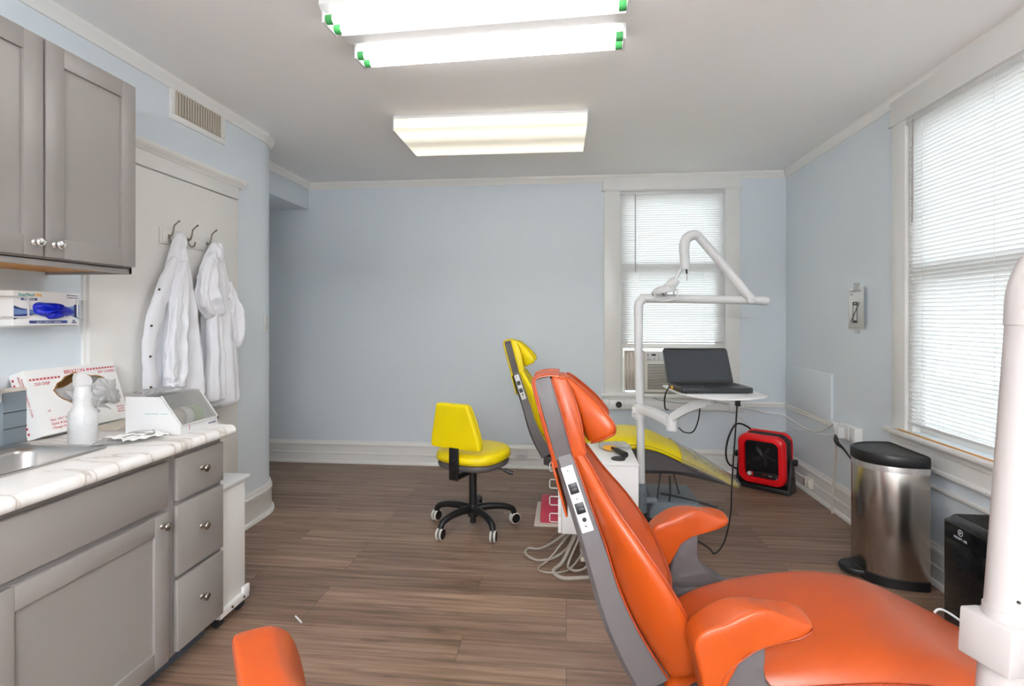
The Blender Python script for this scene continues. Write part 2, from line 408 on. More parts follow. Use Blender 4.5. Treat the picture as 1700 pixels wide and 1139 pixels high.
# door in the left wall
mb = MB().box((WL, 2.16, 0.0), (WL + 0.03, 3.235, 2.150), 0.003)
d1 = struct('door_1', mb, 'door')
mb = MB().box((WL, 2.148, 0), (WL + 0.012, 3.246, 2.158)); obj('door_jamb', mb, 'trim', d1)
mb = MB().box((WL, 2.13, 2.160), (WL + 0.028, 3.25, 2.238), 0.003)
sweep(mb, [(WL, 3.285), (WL, 2.10)], [(0, 2.238), (0.03, 2.238), (0.034, 2.246), (0.042, 2.252), (0.056, 2.262), (0.06, 2.272), (0.06, 2.284), (0, 2.284)])
obj('door_head_casing', mb, 'trim', d1)

# window in the back wall
mb = MB()
cx0, cx1 = 0.335, 1.55
mb.box((cx0 + 0.01, WB - 0.022, wz0 - 0.03), (wx0, WB, wz1), 0.003); mb.box((wx1, WB - 0.022, wz0 - 0.03), (cx1 - 0.01, WB, wz1), 0.003)
mb.box((cx0, WB - 0.026, wz1), (cx1, WB, H - 0.01), 0.003); mb.box((cx0 - 0.012, WB - 0.036, wz1 - 0.004), (cx1 + 0.012, WB, wz1 + 0.014), 0.004)
mb.box((cx0 - 0.02, WB - 0.055, wz0 - 0.045), (cx1 + 0.02, WB + 0.05, wz0 - 0.005), 0.008)
mb.box((cx0 - 0.005, WB - 0.02, wz0 - 0.155), (cx1 + 0.005, WB, wz0 - 0.045), 0.003)
w1 = struct('window_1', mb, 'trim')
mb = MB()
for lo, hi in (((wx0, WB + 0.02, wz0 - 0.02), (wx0 + 0.03, WB + 0.13, wz1)), ((wx1 - 0.03, WB + 0.02, wz0 - 0.02), (wx1, WB + 0.13, wz1)), ((wx0, WB + 0.02, wz1 - 0.02), (wx1, WB + 0.13, wz1))): mb.box(lo, hi, 0.002)
obj('jamb', mb, 'trim', w1)
def sash(axis, a0, a1, z0, z1, d0, d1, par, st=0.045):
    mb = MB()
    def bx(p0, p1, q0, q1):
        if axis == 'x': mb.box((p0, d0, q0), (p1, d1, q1), 0.003)
        else: mb.box((d0, p0, q0), (d1, p1, q1), 0.003)
    bx(a0, a0 + st, z0, z1); bx(a1 - st, a1, z0, z1); bx(a0 + st, a1 - st, z0, z0 + st); bx(a0 + st, a1 - st, z1 - st, z1)
    s = obj('sash', mb, 'trim', par)
    dm = (d0 + d1) / 2; mb = MB()
    if axis == 'x': mb.box((a0 + st - 0.004, dm - 0.002, z0 + st - 0.004), (a1 - st + 0.004, dm + 0.002, z1 - st + 0.004))
    else: mb.box((dm - 0.002, a0 + st - 0.004, z0 + st - 0.004), (dm + 0.002, a1 - st + 0.004, z1 - st + 0.004))
    obj('pane', mb, 'glass', s)
sash('x', wx0 + 0.03, wx1 - 0.03, 1.115, 1.90, WB + 0.035, WB + 0.07, w1)
sash('x', wx0 + 0.03, wx1 - 0.03, 1.82, wz1 - 0.02, WB + 0.085, WB + 0.12, w1)

# window in the right wall
cy0, cy1 = ry0 - 0.125, ry1 + 0.125
mb = MB()
mb.box((WR - 0.022, cy0, rz0 - 0.02), (WR, ry0, rz1), 0.003); mb.box((WR - 0.022, ry1, rz0 - 0.02), (WR, cy1, rz1), 0.003)
mb.box((WR - 0.026, cy0 - 0.01, rz1), (WR, cy1 + 0.01, H - 0.01), 0.003); mb.box((WR - 0.036, cy0 - 0.02, rz1 - 0.006), (WR, cy1 + 0.02, rz1 + 0.010), 0.004)
mb.box((WR - 0.062, cy0 - 0.02, rz0 - 0.030), (WR + 0.05, cy1 + 0.03, rz0 - 0.002), 0.008)
mb.box((WR - 0.030, cy0, rz0 - 0.07), (WR, cy1 + 0.01, rz0 - 0.030), 0.006)
mb.box((WR - 0.020, cy0, rz0 - 0.145), (WR, cy1 + 0.005, rz0 - 0.07), 0.003)
mb.box((WR - 0.034, cy0, rz0 - 0.172), (WR, cy1 + 0.005, rz0 - 0.145), 0.008)
w2 = struct('window_2', mb, 'trim')
mb = MB()
for lo, hi in (((WR + 0.0, ry0, rz0), (WR + 0.13, ry0 + 0.03, rz1)), ((WR + 0.0, ry1 - 0.03, rz0), (WR + 0.13, ry1, rz1)), ((WR + 0.0, ry0, rz1 - 0.02), (WR + 0.13, ry1, rz1))): mb.box(lo, hi, 0.002)
obj('jamb', mb, 'trim', w2)
sash('y', ry0 + 0.03, ry1 - 0.03, rz0 - 0.01, 1.70, WR + 0.04, WR + 0.075, w2)
sash('y', ry0 + 0.03, ry1 - 0.03, 1.62, rz1 - 0.02, WR + 0.09, WR + 0.125, w2)
# panel moulding below the right window
mb = MB().box((WR - 0.016, 1.7, 0.492), (WR, 3.36, 0.515), 0.006); struct('trim_4', mb, 'trim')

# outside
mb = MB().box((-8, 5.6, -0.9), (14, 30, -0.8)); mb.box((2.6, -12, -0.9), (30, 5.6, -0.8)); g = struct('ground', mb, 'ground')

# ------------------------------------------------------------------ cabinets along the left wall
CT = 0.925                                             # worktop height
def knob(p, par, m='nickel', name='knob', r=0.016):
    """round knob pointing to +x at p"""
    mb = MB(); mt = Matrix.Translation(p) @ Matrix.Rotation(PI / 2, 4, 'Y')
    mb.lathe([(0.0, -0.002), (r * 0.75, -0.002), (r * 0.72, 0.002), (r * 0.38, 0.006), (r * 0.36, 0.012), (r * 0.75, 0.016), (r, 0.021), (r * 0.98, 0.026), (r * 0.7, 0.0295), (r * 0.62, 0.0285), (r * 0.3, 0.031), (0, 0.0315)], 20, mtx=mt)
    return obj(name, mb, m, par, world=True, angle=50)
def shaker(x0, x1, y0, y1, z0, z1, rail=0.062):
    """shaker door: frame with a recessed flat panel, front at x1"""
    mb = MB(); e = 0.0025
    mb.box((x0, y0, z0), (x1, y0 + rail, z1), e); mb.box((x0, y1 - rail, z0), (x1, y1, z1), e)
    mb.box((x0, y0 + rail, z0), (x1, y1 - rail, z0 + rail), 0.001); mb.box((x0, y0 + rail, z1 - rail), (x1, y1 - rail, z1), 0.001)
    return mb
# wall cabinet
UX = -1.735
uc = thing('wall_cabinet', 'grey two-door wall cabinet hanging above the counter', 'cabinet', (-1.93, 1.62, 1.575))
mb = MB().box((WL, 1.20, 1.592), (UX - 0.022, 2.0, 2.345), 0.002)
mb.box((UX - 0.042, 1.20, 1.575), (UX - 0.022, 2.0, 1.60), 0.002); mb.box((WL, 1.985, 1.575), (UX - 0.022, 2.0, 1.60), 0.001)
obj('body', mb, 'cab', uc, True)
mb = MB().box((WL, 1.205, 1.586), (UX - 0.044, 1.983, 1.594)); obj('bottom_panel', mb, 'wood_under', uc, True)
for y0, y1, ky in ((1.235, 1.612, 1.582), (1.620, 1.995, 1.652)):
    d = obj('door', shaker(UX - 0.02, UX, y0, y1, 1.603, 2.332, 0.066), 'cab', uc, True)
    obj('panel', MB().box((UX - 0.016, y0 + 0.06, 1.66), (UX - 0.010, y1 - 0.06, 2.275)), 'cab', d, True)
    knob(Vector((UX, ky, 1.648)), d, 'chrome')
# base cabinets
BXF = -1.49
def base_body(par, y0, y1):
    mb = MB(); X1 = BXF - .021; X0 = WL + .004
    for a in (y0, y1 - .018): mb.box((X0, a, .095), (X1, a + .018, .884), .001)
    mb.box((X0, y0 + .018, .095), (X1, y1 - .018, .113)); mb.box((X0, y0 + .018, .113), (X0 + .012, y1 - .018, .884)); mb.box((X1 - .019, y0 + .018, .113), (X1, y1 - .018, .884), .001)
    obj('body', mb, 'cab', par, True)
    mb = MB().box((WL + 0.25, y0, 0.0), (-1.585, y1 - 0.002, 0.095)); obj('toe_kick', mb, 'cabgap', par, True)
sb = thing('sink_base_cabinet', 'wide grey sink cabinet with one shaker door under the sink', 'cabinet', (-1.8, 1.5, 0))
base_body(sb, 1.05, 1.905)
obj('false_front', MB().box((BXF - 0.02, 1.085, 0.690), (BXF, 1.868, 0.858), 0.003), 'cab', sb, True)
d = obj('door', shaker(BXF - 0.02, BXF, 1.236, 1.868, 0.105, 0.668, 0.068), 'cab', sb, True)
obj('panel', MB().box((BXF - 0.016, 1.296, 0.165), (BXF - 0.010, 1.81, 0.61)), 'cab', d, True)
knob(Vector((BXF, 1.836, 0.625)), d)
db = thing('drawer_base_cabinet', 'narrow grey base cabinet with three drawers at the counter end', 'cabinet', (-1.8, 2.05, 0))
base_body(db, 1.907, 2.200)
for z0, z1 in ((0.690, 0.858), (0.400, 0.672), (0.108, 0.383)):
    d = obj('drawer', MB().box((BXF - 0.02, 1.916, z0), (BXF, 2.190, z1), 0.003), 'cab', db, True)
    knob(Vector((BXF, 2.053, (z0 + z1) / 2 + 0.008)), d)
# worktop with the sink cut-out
sx0, sx1, sy0, sy1 = -2.055, -1.66, 1.19, 1.80
mb = MB()
prof = [(-2.13, 0.885), (-1.462, 0.885), (-1.456, 0.889), (-1.454, 0.900), (-1.457, 0.914), (-1.466, 0.922), (-1.478, 0.925), (-2.13, 0.925)]
mb.prism(prof, sy1 - 0.02, 2.225, 'y', 0.0)
mb.prism(prof, 0.9, sy0 + 0.02, 'y', 0.0)
mb.box((-2.13, sy0, 0.885), (sx0 + 0.02, sy1, 0.925)); 
mb.prism([(sx1 - 0.02, 0.885)] + prof[1:7] + [(sx1 - 0.02, 0.925)], sy0 + 0.02, sy1 - 0.02, 'y')
ctop = tag(obj('countertop', mb, 'marble', angle=50), 'white marbled laminate counter running over the grey base cabinets', 'countertop')
obj('backsplash', MB().box((WL, 0.9, 0.925), (WL + 0.018, 2.10, 1.02), 0.004), 'marble', ctop)
# sink
def rrect(x0, x1, y0, y1, r, z, n=5):
    o = []
    for cx, cy, a0 in ((x1 - r, y1 - r, 0), (x0 + r, y1 - r, 90), (x0 + r, y0 + r, 180), (x1 - r, y0 + r, 270)):
        for k in range(n + 1):
            a = math.radians(a0 + 90 * k / n); o.append((cx + r * math.cos(a), cy + r * math.sin(a), z))
    return o
sk = thing('sink', 'stainless steel drop-in sink at the left end of the counter', 'sink', (-1.85, 1.5, 0.925))
mb = MB()
mb.loft([rrect(sx0, sx1, sy0, sy1, 0.035, 0.9255), rrect(sx0 + 0.003, sx1 - 0.003, sy0 + 0.003, sy1 - 0.003, 0.034, 0.931), rrect(sx0 + 0.02, sx1 - 0.02, sy0 + 0.02, sy1 - 0.02, 0.04, 0.930),
         rrect(sx0 + 0.075, sx1 - 0.025, sy0 + 0.025, sy1 - 0.028, 0.05, 0.926), rrect(sx0 + 0.085, sx1 - 0.033, sy0 + 0.033, sy1 - 0.036, 0.05, 0.905),
         rrect(sx0 + 0.095, sx1 - 0.045, sy0 + 0.045, sy1 - 0.050, 0.05, 0.775), rrect(sx0 + 0.12, sx1 - 0.07, sy0 + 0.07, sy1 - 0.075, 0.04, 0.757)], 0, False)
nn = len(mb.v); mb.f.append(list(range(nn - 24, nn))); mb.mi.append(0)
obj('basin', mb, 'steel', sk, True, angle=60)
mb = MB().lathe([(0.0, 0), (0.042, 0), (0.045, 0.003), (0.03, 0.004), (0.0, 0.001)], 20, mtx=Matrix.Translation((-1.84, 1.5, 0.758))); obj('drain', mb, 'chrome', sk, True)
fa = thing('faucet', 'chrome gooseneck faucet at the left frame edge behind the sink', 'faucet', (-2.03, 1.5, 0.93))
mb = MB().lathe([(0.0, 0), (0.028, 0), (0.027, 0.01), (0.020, 0.02), (0.018, 0.06), (0.0, 0.062)], 20, mtx=Matrix.Translation((-2.04, 1.54, 0.931))); obj('base', mb, 'chrome', fa, True)
pts = [(-2.04, 1.54, 0.96), (-2.04, 1.54, 1.12), (-2.04, 1.56, 1.17), (-2.035, 1.61, 1.195), (-2.03, 1.67, 1.19), (-2.03, 1.705, 1.16), (-2.03, 1.712, 1.12)]
mb = MB().tube(pts, 0.0125, 14, smooth=5); mb.cyl((-2.03, 1.712, 1.125), (-2.03, 1.713, 1.095), 0.015, 16); obj('spout', mb, 'chrome', fa, True)
mb = MB().tube([(-2.04, 1.44, 0.931), (-2.04, 1.44, 0.97), (-2.02, 1.44, 0.985), (-1.97, 1.44, 0.99)], [0.018, 0.015, 0.009, 0.007], 12); obj('handle', mb, 'chrome', fa, True)

# white low cabinet past the drawers
wc = thing('storage_cabinet', 'low white rolling cabinet standing past the end of the grey drawers', 'cabinet', (-1.83, 2.34, 0))
obj('body', MB().box((-2.09, 2.232, 0.085), (-1.548, 2.440, 0.618), 0.004), 'whitem', wc, True)
obj('top', MB().box((-2.095, 2.229, 0.618), (-1.532, 2.458, 0.640), 0.006), 'white', wc, True)
obj('bottom_rail', MB().box((-2.09, 2.229, 0.050), (-1.530, 2.447, 0.084), 0.004).box((-1.545, 2.40, 0.07), (-1.528, 2.447, 0.112), 0.003), 'whitem', wc, True)
for y in (2.262, 2.42):
    c = obj('caster', MB().cyl((-1.57, y - 0.012, 0.024), (-1.57, y + 0.012, 0.024), 0.024, 16).box((-1.585, y - 0.015, 0.03), (-1.555, y + 0.015, 0.055)), 'dark', wc, True)
for y in (2.31, 2.40):
    obj('screw', MB().cyl((-1.531, y, 0.068), (-1.526, y, 0.068), 0.006, 10), 'nickel', wc, True)

# ------------------------------------------------------------------ things on and over the counter
# carton of covers leaning back on the wall
Bm = Matrix.Translation((-1.985, 1.842, 0.947)) @ Matrix.Rotation(math.radians(-18.5), 4, 'Y')   # local: x out, y along, z up
BL, BHt, BD = 0.405, 0.262, 0.068
bx_ = thing('carton', 'white and red cardboard carton of covers torn open, leaning on the wall', 'carton', (-2.03, 2.04, 0.925))
hole = [(0.09, 0.170), (0.115, 0.198), (0.155, 0.222), (0.21, 0.238), (0.235, 0.222), (0.262, 0.220), (0.30, 0.212), (0.335, 0.198), (0.350, 0.170), (0.345, 0.12), (0.32, 0.085), (0.25, 0.070), (0.19, 0.085), (0.155, 0.105), (0.12, 0.128), (0.10, 0.150)]
def ring_hole(outer, hole, x0, x1):
    """flat board in the y-z plane with a hole, via bridging by angle"""
    cy = sum(p[0] for p in hole) / len(hole); cz = sum(p[1] for p in hole) / len(hole)
    angs = sorted(set([math.atan2(p[1] - cz, p[0] - cy) for p in hole] + [math.atan2(p[1] - cz, p[0] - cy) for p in outer]))
    def hit(poly, a):
        best = None; dx, dy = math.cos(a), math.sin(a)
        for i in range(len(poly)):
            ax, ay = poly[i][0] - cy, poly[i][1] - cz; bx, by = poly[(i + 1) % len(poly)][0] - cy, poly[(i + 1) % len(poly)][1] - cz
            ex, ey = bx - ax, by - ay; den = dx * ey - dy * ex
            if abs(den) < 1e-12: continue
            t = (ax * ey - ay * ex) / den; u = (ax * dy - ay * dx) / den
            if t > 0 and -1e-6 <= u <= 1 + 1e-6 and (best is None or t < best): best = t
        return (cy + dx * best, cz + dy * best)
    ri = [hit(hole, a) for a in angs]; ro = [hit(outer, a) for a in angs]
    mb = MB(); rings = [[(x1, *p) for p in ri], [(x1, *p) for p in ro], [(x0, *p) for p in ro], [(x0, *p) for p in ri], [(x1, *p) for p in ri]]
    return mb.loft(rings, 0, False, True)
rough_hole = []
for i in range(len(hole)):
    a, b = hole[i], hole[(i + 1) % len(hole)]
    rough_hole += [a, (a[0] * 0.5 + b[0] * 0.5 + random.uniform(-.004, .004), a[1] * 0.5 + b[1] * 0.5 + random.uniform(-.004, .004))]
f = ring_hole([(0, 0), (BL, 0), (BL, BHt), (0, BHt)], rough_hole, -0.0035, 0.0); f.v = [Bm @ v for v in f.v]
front = obj('front_board', f, 'paper', bx_, True)
mb = MB()
mb.box((-BD, 0, 0), (-0.0035, BL, 0.003), mtx=Bm); mb.box((-BD, 0, BHt - 0.003), (-0.0035, BL, BHt), mtx=Bm)
mb.box((-BD, 0, 0.003), (-0.0035, 0.003, BHt - 0.003), mtx=Bm); mb.box((-BD, BL - 0.003, 0.003), (-0.0035, BL, BHt - 0.003), mtx=Bm)
obj('side_boards', mb, 'paper', bx_, True)
mb = MB().box((-BD + 0.003, 0.004, 0.004), (-BD + 0.006, BL - 0.004, BHt - 0.004), mtx=Bm)
mb.box((-BD + 0.007, 0.004, BHt - 0.007), (-0.005, BL - 0.004, BHt - 0.004), mtx=Bm); mb.box((-BD + 0.007, 0.004, 0.004), (-0.005, 0.006, BHt - 0.008), mtx=Bm)
obj('inner_lining', mb, 'cardboard', bx_, True)
# torn edge of brown board round the hole
cyh, czh = 0.22, 0.16
ring1 = [(-0.0008, *p) for p in rough_hole]; ring2 = [(-0.0030, cyh + (p[0] - cyh) * random.uniform(.90, .96), czh + (p[1] - czh) * random.uniform(.88, .96)) for p in rough_hole]
mb = MB(); mb.loft([ring1, ring2], 0, False, True, mtx=Bm); obj('torn_edge', mb, 'cardboard', bx_, True, solid=0.0012)
# printing
def bt(mb, s, size, y, z, al='LEFT', sx=1.0, mi=0):
    o = Bm @ Vector((0.0006, y, z)); R3 = Bm.to_3x3()
    return text_mb(mb, s, size, o, R3 @ Vector((0, 1, 0)), R3 @ Vector((0, 0, 1)), mi, al, 0.0003, sx)
mb = MB()
bt(mb, 'BRIXTON', 0.022, 0.205, 0.232, 'CENTER')
bt(mb, '250 DISP', 0.017, 0.024, 0.197)
bt(mb, 'EST COVERS', 0.017, 0.398, 0.218, 'RIGHT', 0.9)
for y0, y1, zz in ((0.010, 0.135, 0.2185), (0.262, 0.400, 0.237)):
    obj('red_band', MB().box((0.0002, y0, zz), (0.0007, y1, zz + 0.0075), mtx=Bm), 'redink', bx_, True)
bt(mb, 'CE', 0.011, 0.045, 0.088)
bt(mb, 'Size: 14½" X 10"', 0.0135, 0.045, 0.050); bt(mb, 'Quick & Easy', 0.0135, 0.045, 0.034); bt(mb, 'Change-Over', 0.0135, 0.045, 0.018)
bt(mb, 'Infection', 0.011, 0.372, 0.054, 'CENTER'); bt(mb, 'Control', 0.011, 0.372, 0.043, 'CENTER'); bt(mb, 'Barriers', 0.011, 0.372, 0.032, 'CENTER')
bt(mb, 'Non-Sterile', 0.006, 0.374, 0.092, 'CENTER'); 
obj('red_emblem', MB().lathe([(0, 0), (0.0045, 0), (0.0045, 0.0008), (0, 0.0008)], 14, mtx=Bm @ Matrix.Translation((0.0002, 0.374, 0.080)) @ Matrix.Rotation(PI / 2, 4, 'Y')), 'redink', bx_, True); obj('front_lettering', mb, 'redink', bx_, True); mb = MB()
R3 = Bm.to_3x3()
mbk = MB()
for k in range(11):                                     # band down the narrow end
    z = 0.018 + k * 0.0215
    mbk.box((-0.060, -0.0006, z), (-0.052, -0.0001, z + 0.009), mtx=Bm)
obj('end_band', mbk, 'redink', bx_, True)
o2 = Bm @ Vector((-0.034, -0.0006, 0.245)); text_mb(mb, 'BRIXTON', 0.011, o2, R3 @ Vector((0, 0, -1)), R3 @ Vector((1, 0, 0)), 0, 'LEFT', 0.0003)
o2 = Bm @ Vector((-0.022, -0.0006, 0.235)); text_mb(mb, '250 DISPOSABLE HEADREST COVERS', 0.0095, o2, R3 @ Vector((0, 0, -1)), R3 @ Vector((1, 0, 0)), 0, 'LEFT', 0.0003)
obj('end_lettering', mb, 'redink', bx_, True)
mb = MB()
for k in range(9): mb.box((0.0004, 0.272 + k * 0.0145, 0.2388), (0.0009, 0.279 + k * 0.0145, 0.2430), mtx=Bm)
obj('white_dashes', mb, 'paper', bx_, True); mb = MB()
for k in range(8): mb.box((0.0004, 0.016 + k * 0.0148, 0.2203), (0.0009, 0.0230 + k * 0.0148, 0.2245), mtx=Bm)
obj('white_dashes', mb, 'paper', bx_, True)
# crumpled plastic sheets in the carton
def crumple(mb, cx, cy, cz, rx, ry, rz, seed, n=26, m=18, amp=0.25, mtx=None, mi=0):
    r = random.Random(seed); ph = [(r.uniform(0, 6.3), r.uniform(0, 6.3), r.randint(2, 7), r.randint(2, 6), r.uniform(.3, 1)) for _ in range(9)]
    rings = []
    for i in range(m + 1):
        t = PI * (0.02 + 0.96 * i / m); ring = []
        for j in range(n):
            a = 2 * PI * j / n; k = 1 + amp * sum(w * math.sin(p * a + q1) * math.sin(s * t + q2) for q1, q2, p, s, w in ph) / 4
            ring.append((cx + rx * k * math.sin(t) * math.cos(a), cy + ry * k * math.sin(t) * math.sin(a), cz + rz * k * math.cos(t)))
        rings.append(ring)
    return mb.loft(rings, mi, True, True, mtx)
mb = MB()
def film(mb, y0, y1, z0, z1, x, out, seed, n=20, sag=0.0):
    r = random.Random(seed); w = [(r.uniform(4, 14), r.uniform(4, 14), r.uniform(0, 6)) for _ in range(6)]; V = []
    for i in range(n + 1):
        for j in range(n + 1):
            u, v = i / n, j / n; e = math.sin(PI * u) * math.sin(PI * min(1, v * 1.15))
            h = sum(abs(math.sin(a * u + b * v + c)) for a, b, c in w) / 6
            V.append((x + out * e + .020 * (h - .5) + sag * (1 - v), y0 + (y1 - y0) * (u + .05 * math.sin(9 * v + seed)), z0 + (z1 - z0) * (v + .07 * math.sin(8 * u + seed) - .10 * abs(2 * u - 1))))
    F = [[i * (n + 1) + j, (i + 1) * (n + 1) + j, (i + 1) * (n + 1) + j + 1, i * (n + 1) + j + 1] for i in range(n) for j in range(n)]
    return mb.add(V, F, 0, Bm)
film(mb, .115, .345, .060, .200, -.030, .022, 3); film(mb, .150, .330, .050, .165, -.006, .014, 8); film(mb, .255, .375, .085, .190, .006, .016, 5)
tag(obj('plastic_sheets', mb, 'bag', angle=25, solid=.0008), 'crumpled clear plastic sheets spilling out of the torn carton', 'plastic sheet')
# dark box behind
mb = MB().box((-2.108, 1.755, 0.9255), (-2.055, 1.845, 1.12), 0.004); gb = tag(obj('storage_box', mb, 'greybox'), 'dark grey box standing behind the left end of the carton', 'box')
obj('lid', MB().box((-2.112, 1.752, 1.12), (-2.054, 1.848, 1.132), 0.003), 'beige', gb)
for z in (0.985, 1.045): obj('groove', MB().box((-2.0555, 1.757, z), (-2.0535, 1.843, z + 0.003)), 'dark', gb)
# stack of paper towels at the right end of the carton
for k in range(4):
    o = obj('paper_towel', MB().box((-1.975, 2.05 + k * .004, 0.9255 + k * 0.0042), (-1.865 + k * .002, 2.175 + k * 0.004, 0.9255 + k * 0.0042 + 0.004), 0.0015), 'cream')
    tag(o, 'folded cream paper towel in the small stack under the carton end', 'paper towel', 'folded paper towels on the counter')
# spray bottle
sp = thing('bottle', 'frosted plastic bottle with a tall spray top in front of the carton', 'bottle', (-1.822, 1.845, 0.9255))
mb = MB()
oct_ = lambda r, z, k=1.0: [(r * k * math.cos(a) * (1 if abs(math.cos(a)) < .75 else .93), r * math.sin(a) * (1 if abs(math.sin(a)) < .75 else .93), z) for a in [2 * PI * i / 32 for i in range(32)]]
mb.loft([oct_(0.043, 0), oct_(0.046, 0.004), oct_(0.046, 0.105), oct_(0.044, 0.118), oct_(0.036, 0.128), oct_(0.029, 0.140), oct_(0.027, 0.165), oct_(0.026, 0.168)])
b0 = obj('body', mb, 'bottlem', sp)
mb = MB().lathe([(0.0, 0.168), (0.030, 0.168), (0.030, 0.186), (0.027, 0.192), (0.026, 0.215), (0.020, 0.218), (0, 0.218)], 24)
obj('collar', mb, 'bottlem', sp)
mb = MB().prism([(-0.026, 0.216), (0.022, 0.216), (0.026, 0.232), (0.020, 0.250), (0.004, 0.262), (-0.022, 0.266), (-0.028, 0.25)], -0.018, 0.018, 'y', 0.005, mtx=Matrix.Rotation(1.2, 4, 'Z'))
obj('spray_head', mb, 'bottlem', sp)
# white dispenser box with the clear lid
dx0, dx1, dy0, dy1 = -1.785, -1.545, 2.0, 2.228
dp = thing('dispenser_box', 'white box with slanted clear lid holding rolls near the counter end', 'dispenser', (-1.665, 2.11, CT))
side = [(dx0, CT + 0.001), (dx1, CT + 0.001), (dx1, CT + 0.038), (-1.632, CT + 0.152), (dx0, CT + 0.152)]
mb = MB().prism(side, dy0, dy0 + 0.004, 'y'); mb.prism(side, dy1 - 0.004, dy1, 'y')
mb.box((dx0, dy0 + .004, CT + 0.001), (dx1, dy1 - .004, CT + 0.005)); mb.box((dx0, dy0 + .004, CT + 0.005), (dx0 + 0.004, dy1 - .004, CT + 0.152)); mb.box((dx1 - 0.004, dy0 + .004, CT + 0.005), (dx1, dy1 - .004, CT + 0.036))
mb.box((dx0 + .004, dy0 + .004, CT + 0.148), (-1.70, dy1 - .004, CT + 0.152))
obj('body', mb, 'white', dp, True)
mb = MB().prism([(dx1 + 0.002, CT + 0.036), (dx1 + 0.004, CT + 0.039), (-1.629, CT + 0.157), (-1.700, CT + 0.157), (-1.700, CT + 0.154), (-1.632, CT + 0.154)], dy0 - 0.001, dy1 + 0.001, 'y')
obj('lid', mb, 'acrylic', dp, True)
mb = MB(); fr = Vector((dx1 + .003, 0, CT + .038)); to = Vector((-1.630, 0, CT + .156))
for y in (dy0 + .003, dy1 - .003): mb.tube([(fr.x, y, fr.z), (to.x, y, to.z)], 0.0030, 6)
mb.tube([(fr.x, dy0, fr.z), (fr.x, dy1, fr.z)], 0.003, 6); obj('lid_rim', mb, 'white', dp, True)
mb = MB().box((-1.70, dy0 - 0.0006, CT + 0.083), (-1.64, dy0 - 0.0001, CT + 0.085)).box((-1.63, dy0 - 0.0006, CT + 0.0835), (-1.60, dy0 - 0.0001, CT + 0.0855)); obj('teal_line', mb, 'tealink', dp, True)
mb = MB().box((dx1 + 0.0002, 2.05, CT + 0.012), (dx1 + 0.0008, 2.052, CT + 0.036)); obj('pink_line', mb, 'pink', dp, True)
mb = MB(); text_mb(mb, 'NATROM', 0.011, (dx1 + 0.0008, 2.168, CT + 0.012), (0, 1, 0), (0, 0, 1), 0, 'LEFT', 0.0003); obj('lettering', mb, 'navy', dp, True)
obj('latch', MB().box((dx1 - 0.01, dy1, CT + 0.025), (dx1 + 0.004, dy1 + 0.004, CT + 0.045), 0.001), 'black', dp, True)
for (y, m, lb) in ((2.065, 'cream', 'pale cream tape roll under the clear lid of the white box'), (2.125, 'paper', 'white tape roll in the middle under the clear lid'), (2.182, 'softgreen', 'pale green tape roll under the clear lid of the white box')):
    mb = MB()
    prof = [(0.018, -0.02), (0.043, -0.02), (0.043, 0.02), (0.018, 0.02), (0.018, -0.02)]
    rings = [[(r * math.cos(2 * PI * k / 28), r * math.sin(2 * PI * k / 28), z) for k in range(28)] for r, z in prof]
    mb.loft(rings, 0, False, True, mtx=Matrix.Translation((-1.635, y, CT + 0.0485)) @ Matrix.Rotation(PI / 2, 4, 'X'))
    tag(obj('tape_roll', mb, m), lb, 'tape roll', 'tape rolls in the white box')
# cloth wipe and small pouch in front of the dispenser
def sheet(mb, x0, x1, y0, y1, z, seed, amp=0.008, n=18, rot=0.0, lift=0.0):
    r = random.Random(seed); w = [(r.uniform(2, 9), r.uniform(2, 9), r.uniform(0, 6)) for _ in range(5)]
    V = []; cx, cy = (x0 + x1) / 2, (y0 + y1) / 2
    for i in range(n + 1):
        for j in range(n + 1):
            u, v = i / n, j / n; x = (u - .5) * (x1 - x0); y = (v - .5) * (y1 - y0)
            h = sum(abs(math.sin(a * u * 2 + b * v * 2 + c)) for a, b, c in w) / 5 * amp + lift * (1 - (2 * u - 1) ** 2) * (1 - (2 * v - 1) ** 2)
            k = 1 - 0.12 * math.sin(5 * u + seed) * math.cos(4 * v)
            V.append((cx + (x * math.cos(rot) - y * math.sin(rot)) * k, cy + (x * math.sin(rot) + y * math.cos(rot)) * k, z + h))
    F = [[i * (n + 1) + j, (i + 1) * (n + 1) + j, (i + 1) * (n + 1) + j + 1, i * (n + 1) + j + 1] for i in range(n) for j in range(n)]
    return mb.add(V, F)
tag(obj('pouch', sheet(MB(), -1.76, -1.64, 1.80, 1.92, 0.929, 4, 0.008, rot=0.5), 'film', solid=0.001), 'flat clear sterilising pouch lying left of the crumpled wipe', 'pouch')
tag(obj('wipe', sheet(MB(), -1.71, -1.575, 1.83, 1.985, 0.932, 11, 0.018, rot=-0.5, lift=0.012), 'paper', solid=0.001, angle=60), 'crumpled white paper wipe on the counter before the white box', 'wipe')
mb = MB().tube([(-1.66, 1.845, 0.952), (-1.64, 1.865, 0.958), (-1.605, 1.88, 0.953), (-1.59, 1.905, 0.950), (-1.60, 1.925, 0.953), (-1.63, 1.90, 0.960), (-1.655, 1.87, 0.96)], 0.004, 8, smooth=4)
tag(obj('instrument', mb, 'steel'), 'small grey metal instrument lying on the crumpled wipe', 'instrument')
tag(obj('tissue', sheet(MB(), -1.775, -1.665, 2.01, 2.20, CT + 0.1575, 9, 0.018, rot=0.1), 'film', solid=0.001), 'clear crumpled film lying on top of the white box', 'plastic film')

